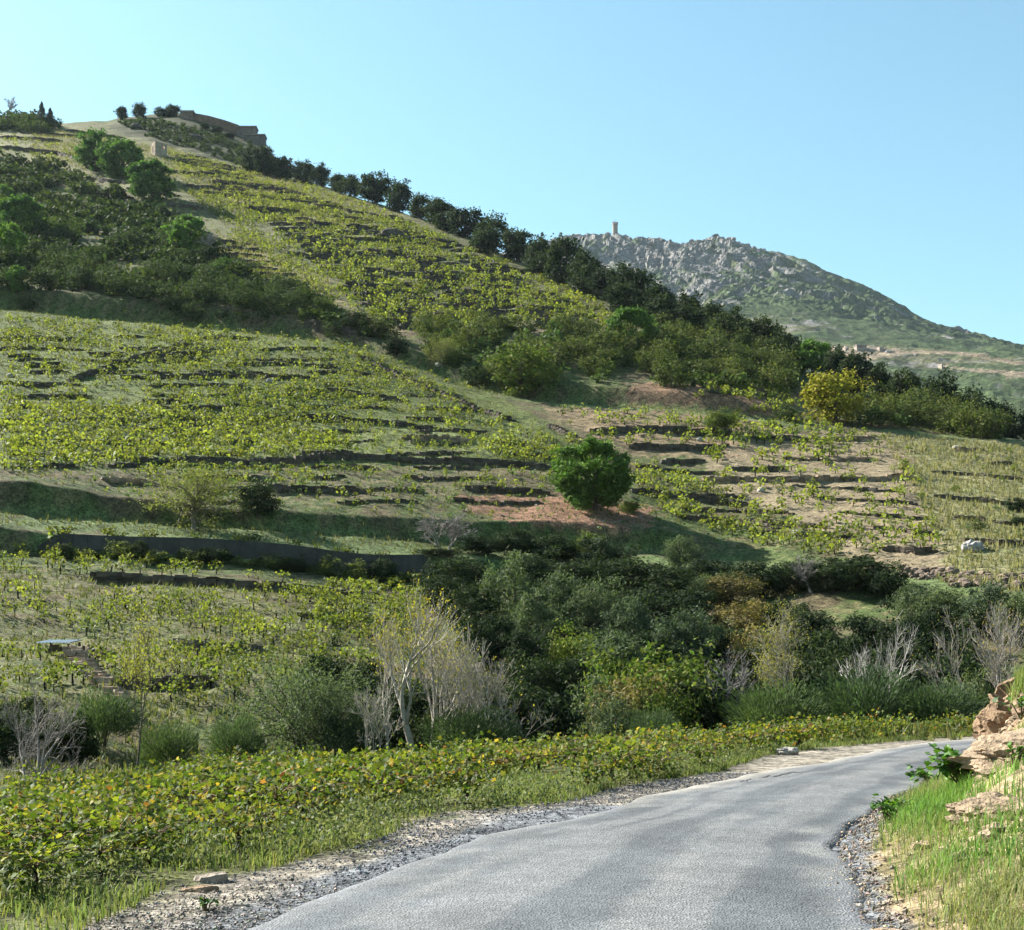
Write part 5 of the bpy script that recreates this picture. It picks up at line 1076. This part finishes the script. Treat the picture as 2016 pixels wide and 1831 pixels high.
def at_near(u, Y): x = (u-1008)/F*Y; return x, Y, float(ground_z(np.array([x]), np.array([Y]))[0])
x,y,z = at_near(1975, 25.0); rock('rock_outcrop', 'large tan rock outcrop at the bend right of the road', x+1.25, y+.7, z+.05, (1.45,1.15,1.0), 41, (.30,.205,.13), 6, .3, .16, 6)
x,y,z = at_near(2040, 23.2); rock('rock_outcrop', 'lower tan rock shelf in front of the large outcrop', x+.75, y, z-.12, (1.1,.9,.6), 42, (.28,.20,.135), 5, -.2, .16, 6)
x,y,z = at_near(2010, 12.6); rock('bank_rock', 'flaking tan rock lying in the bank above the road grass', x+.35, y, z-.08, (.7,1.1,.26), 43, (.30,.225,.155), 5, .35, .15, 7)
x,y,z = at_near(1975, 10.6); rock('bank_rock', 'smaller tan rock in the bank nearest the camera', x+.1, y, z-.1, (.4,.6,.16), 44, (.30,.225,.155), 5, .5, .14, 7)
x,y,z = at_near(2010, 16.5); rock('bank_rock', 'tan rock in the bank under the leafy creeper', x+.55, y, z-.22, (.55,.7,.3), 45, (.28,.20,.13), 5, .1, .15, 7)
mb = MB(); n_ = 5200; yy_ = rb.uniform(9,28,n_); dd_ = .6+rb.random(n_)*3.2; xx_ = xr(yy_)+dd_; uu_ = ucol(xx_,yy_)
k_ = fbm(xx_*.8, yy_*.8, 3, 91); ok = (uu_ > 1800) & (uu_ < 2100) & (rb.random(n_) < np.where(yy_ > 20.5, 1, sstep(.45,.6,k_)))
P_ = gpts(xx_[ok], yy_[ok], .015); bake(mb, RK, P_, .015+.09*rb.random(len(P_))**3.5, rb, np.repeat(rb.uniform(.24,.46,(len(P_),1)),3,1)*np.array([1,.76,.52]))
tag(ob('bank_rubble', mb.mesh('bank_rubble', M_ROCK)), 'crumbled tan stones on the earth bank right of the road', 'stones', None, 'stuff')
for k_, (u_, Y_, sz_, cl_, lb_) in enumerate([(412,9.75,(.29,.2,.06),(.34,.29,.235),'flat pale stone slab at the edge of the gravel shoulder'),(392,9.35,(.3,.16,.04),(.33,.23,.15),'orange-tinted flat stone just below the pale slab')]):
    x,y,z = at_near(u_, Y_); mb = MB(); rr_ = np.random.default_rng(46+k_); nn = 11; th = np.linspace(0,6.283,nn,endpoint=False)+rr_.uniform(-.2,.2,nn); ra = rr_.uniform(.75,1.05,nn)
    ri = [np.column_stack([np.cos(th)*ra*f_*sz_[0]/2, np.sin(th)*ra*f_*sz_[1]/2, np.full(nn,h_)+rr_.uniform(-.006,.006,nn)+np.cos(th)*.012]) for f_, h_ in ((1.02,-.05),(1.0,sz_[2]*.6),(.9,sz_[2]),(.45,sz_[2]*1.03))]
    V = np.vstack(ri+[[(0,0,sz_[2]*1.02)]]); fs4 = [[q_*nn+i, q_*nn+(i+1)%nn, (q_+1)*nn+(i+1)%nn, (q_+1)*nn+i] for q_ in range(3) for i in range(nn)]
    mb.add(V, fs4, np.asarray(cl_)*rr_.uniform(.85,1.15,(len(V),1))); mb.f.setdefault(3, []).append(np.array([[3*nn+i, 3*nn+(i+1)%nn, 4*nn] for i in range(nn)]))
    tag(ob('stone_slab', mb.mesh('stone_slab', M_ROCK), None, (x,y,z-.01), .3-.5*k_), lb_, 'rock')
x,y,z = at_near(1878, 35.5); rock('boulder', 'white boulder at the far end of the road', x, y, .02, (.42,.3,.2), 48, (.62,.56,.5), 3, .1, .05)
x,y,z = at_near(1570, 25.3); rock('stone', 'small grey stone at the left road edge halfway to the bend', x-.15, y+.15, .03, (.22,.14,.09), 49, (.42,.39,.35), 3, .1, .05)
x,y,z = at_near(1742, 7.55); rock('stone_slab', 'flat tan stone at the right road edge near the camera', x, y, .03, (.11,.05,.03), 50, (.5,.38,.26), 3, .1, .05)
for k, (u, v) in enumerate([(430,661),(530,752),(862,720),(20,742),(1882,884),(1498,968),(1567,1052),(1378,868)]):
    xx_, yy_, zz_ = hit(u, v); rock('boulder', ['pale boulder near the top of the knoll','whitish boulder at the end of a knoll wall','pale boulder on the right shoulder of the knoll','white boulder at the left edge of the knoll','white boulder near the track at the right','white boulder at the left end of the tan wall','pale boulder in vines right of the large pine','grey boulder on the upper curved wall'][k], xx_, yy_, zz_+.12, (.42,.34,.3), 60+k, (.55,.5,.45), 2, k, .05)
xx_, yy_, zz_ = hit(1915, 1082); rock('boulder', 'large grey boulder in dry grass at the right', xx_, yy_, zz_+.15, (.9,.6,.55), 70, (.45,.42,.39), 3, .3, .1)
xx_, yy_, zz_ = hit(772, 466); rock('rock_outcrop', 'dark rock outcrop in the upper vineyard', xx_, yy_, zz_+.3, (2.6,1.3,1.3), 71, (.14,.12,.10), 3, .1, .1)
xx_, yy_, zz_ = hit(385, 274); rock('rock_outcrop', 'pale rock on the scrubby slope below the fort', xx_, yy_, zz_+.3, (2.0,1.4,1.3), 72, (.15,.125,.11), 3, .1, .1)
xx_, yy_, zz_ = hit(268, 252); rock('rock_outcrop', 'grey rock on the scrub left of the fort', xx_, yy_, zz_+.3, (1.9,1.3,1.1), 73, (.14,.12,.105), 3, .4, .1)

# ------------------------------------------------------------------ creeper and small shrub on the bank (single leaves)
lm_ = []
for i in range(4):
    r = np.random.default_rng(950+i); b = MB(); c_ = [(.06,.16,.025),(.09,.21,.03),(.13,.26,.04),(.05,.13,.025)][i]
    V = np.column_stack([LEAF[:,0], LEAF[:,1], .25*np.abs(LEAF[:,0])-.15*LEAF[:,1]**2]); V = np.vstack([V, [(0,.45,0)]])
    b.add(V, [[k, (k+1) % 12, 12] for k in range(12)], c_); lm_.append(b.mesh('leaf', M_GLOSSY))
def leafy(name, label, u, Y, nl, spread, hgt, ls, seed, lift=0):
    r = np.random.default_rng(seed); x, Y, z = at_near(u, Y); e = ob(name, None, None, (x,Y,z+lift)); tag(e, label, 'plant'); e.empty_display_size = .1
    st_ = MB(); PT = []
    for k in range(max(6, nl//9)):
        a_ = r.uniform(0,6.28); L = r.uniform(.5,1); tip = np.array([math.cos(a_)*spread*L, math.sin(a_)*spread*.6*L, hgt*r.uniform(.4,1)]); mid = tip*.5+np.array([0,0,hgt*.35])
        tube(st_, [(0,0,-.05), mid, tip], [.012,.008,.004], 5, (.12,.10,.05))
        for j in range(9): t = r.uniform(.25,1); PT.append((mid*(1-abs(2*t-1))+tip*max(0,2*t-1)) + r.normal(size=3)*spread*.12)
    ob('stems', st_.mesh('stems', M_BARK), e)
    for k in range(nl):
        o = ob('leaf', lm_[int(r.integers(4))], e, PT[k % len(PT)]); o.rotation_euler = (r.uniform(-.7,1.2), r.uniform(-.6,.6), r.uniform(0,6.28)); s_ = ls*r.uniform(.6,1.25); o.scale = (s_,s_,s_)
    return e
leafy('creeper', 'glossy leafy creeper hanging from the rocky bank beside the road', 1895, 13.4, 220, .42, .34, .085, 961, .02)
leafy('creeper', 'small trailing creeper reaching over the road edge', 1835, 15.8, 60, .35, .22, .075, 962, .05)
leafy('shrub', 'small dark glossy shrub in the grass at the right road edge', 1748, 13.0, 140, .24, .22, .05, 963, .02)
leafy('creeper', 'leafy sprig at the right picture edge on the bank', 2010, 17.5, 50, .35, .3, .08, 964, .35)
leafy('shrub', 'lone leafy sprig on the bare bank', 2000, 11.8, 22, .14, .2, .06, 965, .05)
leafy('weed', 'small bright green weed on the gravel shoulder', 405, 8.55, 24, .09, .1, .035, 966, 0)
mb = MB(); n_ = 9000; y = rb.uniform(22.5,29,n_); x = xr(y)+.9+rb.random(n_)*3.2; P = gpts(x,y,.45); ok = (ucol(x,y) > 1925); blades(mb, P[ok], .4, rb, (.14,.24,.05), (.28,.32,.1), .006, .6)
tag(ob('outcrop_grass', mb.mesh('outcrop_grass', M_GRASS)), 'grass growing on top of the rock outcrop', 'grass', None, 'stuff')

# ------------------------------------------------------------------ stone stair wall and tin shelter at the left
pts = [(144,1272,55.5),(160,1296,53.5),(176,1317,51.5),(200,1334,49.8),(218,1346,48.6),(239,1377,46.5),(267,1420,44)]
r = np.random.default_rng(33); stair = tag(ob('stone_stair', None, None, at(205, 49.2)), 'rough tan stone stair descending from the tin shelter to the field', 'stone stair'); stair.empty_display_size = .2
for k in range(280):
    t = r.random()*(len(pts)-1.001); i = int(t); f_ = t-i; a_, b_ = pts[i], pts[i+1]; u = a_[0]+(b_[0]-a_[0])*f_; Y = a_[2]+(b_[2]-a_[2])*f_; v = a_[1]+(b_[1]-a_[1])*f_
    zt_ = zv(v, Y); x = (u-1008)/F*Y; gz = float(ground_z(np.array([x]), np.array([Y]))[0]); z = max(gz+.1, min(zt_, gz+.9)) - r.random()**1.5*.7
    o = ob('stone', stone_mesh(8+int(r.integers(8))), stair, (x+r.uniform(-.28,.28)-stair.location.x, Y+r.uniform(-.2,.2)-stair.location.y, max(z, gz-.05)-stair.location.z), r.uniform(-.4,.4), (r.uniform(.22,.5), r.uniform(.2,.4), r.uniform(.1,.22)))
xs_, ys_ = (117-1008)/F*57, 57.0; zs_ = zv(1264, 57); gz = float(ground_z(np.array([xs_]), np.array([ys_]))[0])
e = tag(ob('shelter', None, None, (xs_,ys_,gz)), 'low shelter with a flat pale metal roof at the top of the stone stair', 'shelter'); e.empty_display_size = .2
mt, n, l, p = mat('galvanised_tin'); nn = noise(n, l, N(n,'ShaderNodeTexCoord').outputs['Object'], 3, 5); l.new(ramp(n,l,nn,[(.3,(.32,.35,.38)),(.7,(.55,.58,.6))]), p.inputs['Base Color']); p.inputs['Metallic'].default_value = .7; p.inputs['Roughness'].default_value = .42
mb = MB(); n_ = 42; xs = np.linspace(-.75,.75,n_); hz = .018*np.sin(np.arange(n_)*math.pi/2*1.0)
V = np.concatenate([np.stack([xs, np.full(n_,-.8), hz+zs_-gz-.04],1), np.stack([xs, np.full(n_,.9), hz+zs_-gz+.12],1), np.stack([xs, np.full(n_,-.8), hz+zs_-gz-.055],1), np.stack([xs, np.full(n_,.9), hz+zs_-gz+.105],1)])
mb.add(V, [[i,i+1,n_+i+1,n_+i] for i in range(n_-1)]+[[2*n_+i,3*n_+i,3*n_+i+1,2*n_+i+1] for i in range(n_-1)]+[[i,2*n_+i,2*n_+i+1,i+1] for i in range(n_-1)], (.5,.5,.5)); ob('roof', mb.mesh('roof', mt), e)
for sx in (-.62,.62):
    for sy in (-.65,.75):
        mb = MB(); hh = zs_-gz-.09+(.1 if sy > 0 else 0)+.4; box(mb, sx, sy, hh/2-.4, .09, .09, hh, 0, (.16,.12,.09)); ob('post', mb.mesh('post', M_BARK), e)
mb = MB()
for k in range(26): g_ = r.uniform(.6,1.2); box(mb, r.uniform(-.7,.7), .8+r.uniform(-.05,.05), r.uniform(-.2, max(.2, zs_-gz-.2)), .35, .25, .18, 0, (.2*g_,.16*g_,.12*g_), .03, r)
ob('back_wall', mb.mesh('back_wall', M_STONE), e)

# ------------------------------------------------------------------ fort, hut, tower, ruins
def slab(mb, p, q_, zb0, zb1, zt0, zt1, th, col):
    p = np.array(p, float); q_ = np.array(q_, float); d = unit(q_-p); nrm = np.array([-d[1], d[0]])*th
    V = [(*p,zb0),(*q_,zb1),(*(q_+nrm),zb1),(*(p+nrm),zb0),(*p,zt0),(*q_,zt1),(*(q_+nrm),zt1),(*(p+nrm),zt0)]
    mb.add(V, [[0,3,2,1],[4,5,6,7],[0,1,5,4],[1,2,6,5],[2,3,7,6],[3,0,4,7]], col)
YF = 432.0
def fx(u, Y=YF): return (u-1008)/F*Y
FC = (.30,.215,.165)
e = tag(ob('fort', None, None, (fx(430), YF, zv(262,YF))), 'reddish stone hilltop fort with stepped walls on the skyline', 'fort'); e.empty_display_size = 1
bo = np.array([fx(430), YF, zv(262,YF)])
def fort_part(name, segs, col=FC):
    mb = MB()
    for (ua,va,ub,vb2,bota,botb,ya,yb,th) in segs:
        slab(mb, (fx(ua,ya)-bo[0], ya-bo[1]), (fx(ub,yb)-bo[0], yb-bo[1]), zv(bota,ya)-bo[2], zv(botb,yb)-bo[2], zv(va,ya)-bo[2], zv(vb2,yb)-bo[2], th, col)
    return ob(name, mb.mesh(name, M_FORT), e)
fort_part('redoubt', [(355,220,380,220,250,250,429,429,4)], (.30,.22,.175))
fort_part('parapet', [(353.5,217,381.5,217,220,220,428.7,428.7,4.6)], (.36,.28,.225))
fort_part('long_wall', [(380,222,412,228,264,268,429.5,428.5,4),(412,228,444,237,268,276,428.5,427.5,4),(444,237,470,246,276,286,427.5,426.5,4)], (.27,.175,.13))
fort_part('bastion', [(466,250,504,250,292,292,425,425,3)], (.25,.20,.175)); fort_part('bastion', [(480,266,521,266,306,306,419,419,3)], (.235,.195,.175))
fort_part('coping', [(465,247.5,505,247.5,250,250,424.7,424.7,3.6)], (.34,.27,.23)); fort_part('coping', [(479,263.5,522,263.5,266,266,418.7,418.7,3.6)], (.34,.27,.23))
# ruined hut
xh, yh, zh = hit(313, 305); e = tag(ob('ruined_hut', None, None, (xh,yh,zh), math.radians(40)), 'small roofless stone hut below the fort right of two pines', 'hut'); e.empty_display_size = .5
s_ = yh/F; w_, d_, h_ = 25*s_, 16*s_, 22*s_
def hut_wall(ax, pos, length, openings, ragged):
    mb = MB(); cells = sorted({-length/2, length/2, *[o_[0] for o_ in openings], *[o_[1] for o_ in openings]}); zz_ = sorted({-1.5, h_, *[o_[2] for o_ in openings], *[o_[3] for o_ in openings]})
    for a_, b_ in zip(cells[:-1], cells[1:]):
        for c_, d2 in zip(zz_[:-1], zz_[1:]):
            m_, k_ = (a_+b_)/2, (c_+d2)/2
            if any(o_[0] < m_ < o_[1] and o_[2] < k_ < o_[3] for o_ in openings): continue
            top = d2 + (ragged*random.uniform(-.5,.3) if d2 == h_ else 0); g_ = random.uniform(.9,1.1); cl = (.46*g_,.37*g_,.28*g_)
            if ax == 'x': box(mb, m_, pos, (c_+top)/2, b_-a_-.002, .42, top-c_-.002, 0, cl)
            else: box(mb, pos, m_, (c_+top)/2, .42, b_-a_-.002, top-c_-.002, 0, cl)
    return ob('wall', mb.mesh('wall', M_FORT), e)
hut_wall('x', -d_/2, w_, [(w_*.05,w_*.3,h_*.45,h_*.75)], .5); hut_wall('x', d_/2, w_-.01, [(-w_*.2,w_*.1,h_*.4,h_*.75)], .5)
hut_wall('y', -w_/2+.215, d_-.86, [(-d_*.12,d_*.14,0,h_*.66)], .6); hut_wall('y', w_/2-.215, d_-.86, [], .8)
# tower
YT = 1795.0; xt = fx(1211,YT); zt0 = zv(467,YT); s_ = YT/F
e = tag(ob('watchtower', None, None, (xt,YT,zt0)), 'round stone watchtower on the far mountain crest', 'tower'); e.empty_display_size = 2
def ring(name, zs, rs_, col, par=e, sides=28):
    mb = MB(); tube(mb, [(0,0,z_) for z_ in zs], rs_, sides, col); n0 = len(zs)*sides
    th = np.linspace(0,6.283,sides,endpoint=False); mb.add(np.vstack([np.column_stack([rs_[-1]*np.cos(th), rs_[-1]*np.sin(th), np.full(sides, zs[-1])]), [(0,0,zs[-1])]]), [[k_,(k_+1)%sides,sides] for k_ in range(sides)], col)
    return ob(name, mb.mesh(name, M_MASON, False), par)
ring('tower_body', [-6,0,8*s_,18*s_,23*s_], np.array([7,6.0,5.3,5.1,5.1])*s_, (.34,.27,.22))
par = ring('parapet', [23*s_,23.6*s_,27*s_], np.array([5.1,5.7,5.7])*s_, (.36,.29,.24))
for k in range(12):
    a_ = k*math.pi/6; mb = MB(); box(mb, 5.0*s_*math.cos(a_), 5.0*s_*math.sin(a_), 27.9*s_, 1.7*s_, 1.5*s_, 1.9*s_, a_, (.36,.29,.24)); ob('merlon', mb.mesh('merlon', M_MASON), par)
mb = MB(); tube(mb, [(0,0,27*s_),(0,0,36*s_)], [.35*s_,.2*s_], 6, (.5,.5,.5)); tube(mb, [(-1.5*s_,0,32*s_),(1.5*s_,0,32*s_)], [.2*s_,.2*s_], 5, (.5,.5,.5)); ob('mast', mb.mesh('mast', M_CONC), e)
# ruined barracks on the mountain shoulder
def ruin(u, v, wpx, hpx, label, roof=False):
    us_ = np.array(float(u)); ysr = np.arange(1000, 1500, 2.0); xx_, zz_ = mtn(np.full_like(ysr, u), ysr); vv = HV-(zz_-EYE)/ysr*F; i = int(np.argmax(vv <= v)) if (vv <= v).any() else 100
    Y = ysr[i]; s_ = Y/F; e = tag(ob('ruin', None, None, (xx_[i], Y, zz_[i]), .15), label, 'building'); e.empty_display_size = 1
    w_, h_, d_ = wpx*s_, hpx*s_, 6.0; cl = (.34,.28,.23)
    mb = MB(); k_ = max(2, int(wpx//7)); bw = w_/k_
    for j in range(k_):
        hh = h_*random.uniform(.75,1.05); box(mb, -w_/2+bw*(j+.2), -d_/2, hh/2-2, bw*.4, .6, hh+4, 0, cl); box(mb, -w_/2+bw*(j+.7), -d_/2+.003, h_*.18-2, bw*.6-.002, .6, h_*.36+4, 0, cl); box(mb, -w_/2+bw*(j+.7), -d_/2+.002, h_*.86, bw*.6-.002, .6, h_*.22, 0, cl)
    ob('front_wall', mb.mesh('front_wall', M_MASON), e)
    mb = MB(); box(mb, 0, d_/2, h_/2-2, w_, .6, h_+4, 0, cl); ob('back_wall', mb.mesh('back_wall', M_MASON), e)
    for sx in (-1,1): mb = MB(); box(mb, sx*(w_/2-.3), 0, h_/2-2, .6, d_-.61, h_+3.9, 0, cl); ob('side_wall', mb.mesh('side_wall', M_MASON), e)
    if roof: mb = MB(); box(mb, 0, 0, h_+.4, w_+1, d_+1, .5, 0, (.4,.33,.27)); ob('roof', mb.mesh('roof', M_MASON), e)
ruin(1648, 690, 15, 7, 'leftmost pale ruin on the shoulder of the mountain'); ruin(1665, 690, 7, 7, 'narrow pale ruin between two wider ruins on the mountain'); ruin(1694, 688, 21, 6, 'widest pale ruin on the mountain shoulder, with a flat roof', True); ruin(1735, 690, 14, 5, 'rightmost grey ruin on the mountain shoulder')
ruin(1852, 725, 3, 7, 'lone pale tower-like ruin low on the right of the mountain')
# bushes on the mountain crest
for u, w in ((1409,13),(1422,6),(1450,6)):
    Yc = float(pchip(MK[4][0], MK[4][1], np.array(float(u))))-4; x_, z_ = mtn(np.array(float(u)), np.array(Yc)); e = ob('crest_bush', None, None, (float(x_),Yc,float(z_)-.5), 0, (w*Yc/F,w*Yc/F,w*.75*Yc/F)); ob('crown', PROTO['oak'][0][0], e); tag(e, {1409:'dark bush on the far mountain crest right of the tower',1422:'tiny bush just right of the dark crest bush',1450:'tiny bush farthest right on the mountain crest'}[u], 'bush')
# red water tank and pale posts in the upper vineyard
xt_, yt_, zt_ = hit(1068, 541); s_ = yt_/F; mr, n, l, p = mat('red_plastic'); nn = noise(n, l, N(n,'ShaderNodeTexCoord').outputs['Object'], 3, 4); l.new(ramp(n,l,nn,[(.3,(.55,.03,.02)),(.7,(.7,.06,.04))]), p.inputs['Base Color']); p.inputs['Roughness'].default_value = .45
e = tag(ob('water_tank', None, None, (xt_,yt_,zt_)), 'small bright red tank at the edge of the upper vineyard', 'tank'); e.empty_display_size = .3
mb = MB(); tube(mb, [(0,0,-.3),(0,0,.1*s_),(0,0,7*s_),(0,0,8.2*s_),(0,0,8.8*s_)], np.array([3.8,3.9,4.0,3.4,1.5])*s_, 16, (.6,.04,.03)); ob('tank_body', mb.mesh('tank_body', mr, True), e)
mb = MB(); tube(mb, [(0,0,8.7*s_),(0,0,9.4*s_),(0,0,9.45*s_)], np.array([1.5,1.4,.1])*s_, 10, (.5,.03,.03)); ob('lid', mb.mesh('lid', mr), e)
for k, (u, v, hp) in enumerate([(960,520,9),(971,520,8),(931,568,8),(906,576,7),(1013,629,11),(537,562,10),(207,358,12),(190,352,8),(600,720,6)]):
    x_, y_, z_ = hit(u, v); s_ = y_/F; mb = MB(); hh = hp*s_
    V0 = .9*s_; tube(mb, [(0,0,-.3),(0,0,hh*.5),(.05,0,hh)], [V0*1.3,V0*1.1,V0*.8], 5, (.55,.49,.43)); o = ob('marker_stone', mb.mesh('marker_stone', M_STONE), None, (x_,y_,z_))
    tag(o, ['left one of two pale upright stones near the ridge','right one of two pale upright stones near the ridge','pale upright stone in the middle of the upper vineyard','small pale stone left of an upright stone in the upper vineyard','tall pale stone low in the upper vineyard','white stone on the dry terraces right of the scrub','tall white stone below the two touching pines','short white stone left of the tall white one','white stone beside the path on the knoll shoulder'][k], 'stone')

# ------------------------------------------------------------------ air
mh = bpy.data.materials.new('haze_air'); mh.use_nodes = True; nt = mh.node_tree; nt.nodes.remove(nt.nodes['Principled BSDF'])
pv = nt.nodes.new('ShaderNodeVolumePrincipled'); pv.inputs['Color'].default_value = (.72,.86,1,1); pv.inputs['Density'].default_value = .00003; pv.inputs['Anisotropy'].default_value = .2
nt.links.new(pv.outputs[0], nt.nodes['Material Output'].inputs['Volume'])
mb = MB(); box(mb, 0, 1500, 282, 9000, 4400, 730); tag(ob('haze', mb.mesh('haze', mh)), 'thin bluish air', None, None, 'stuff')
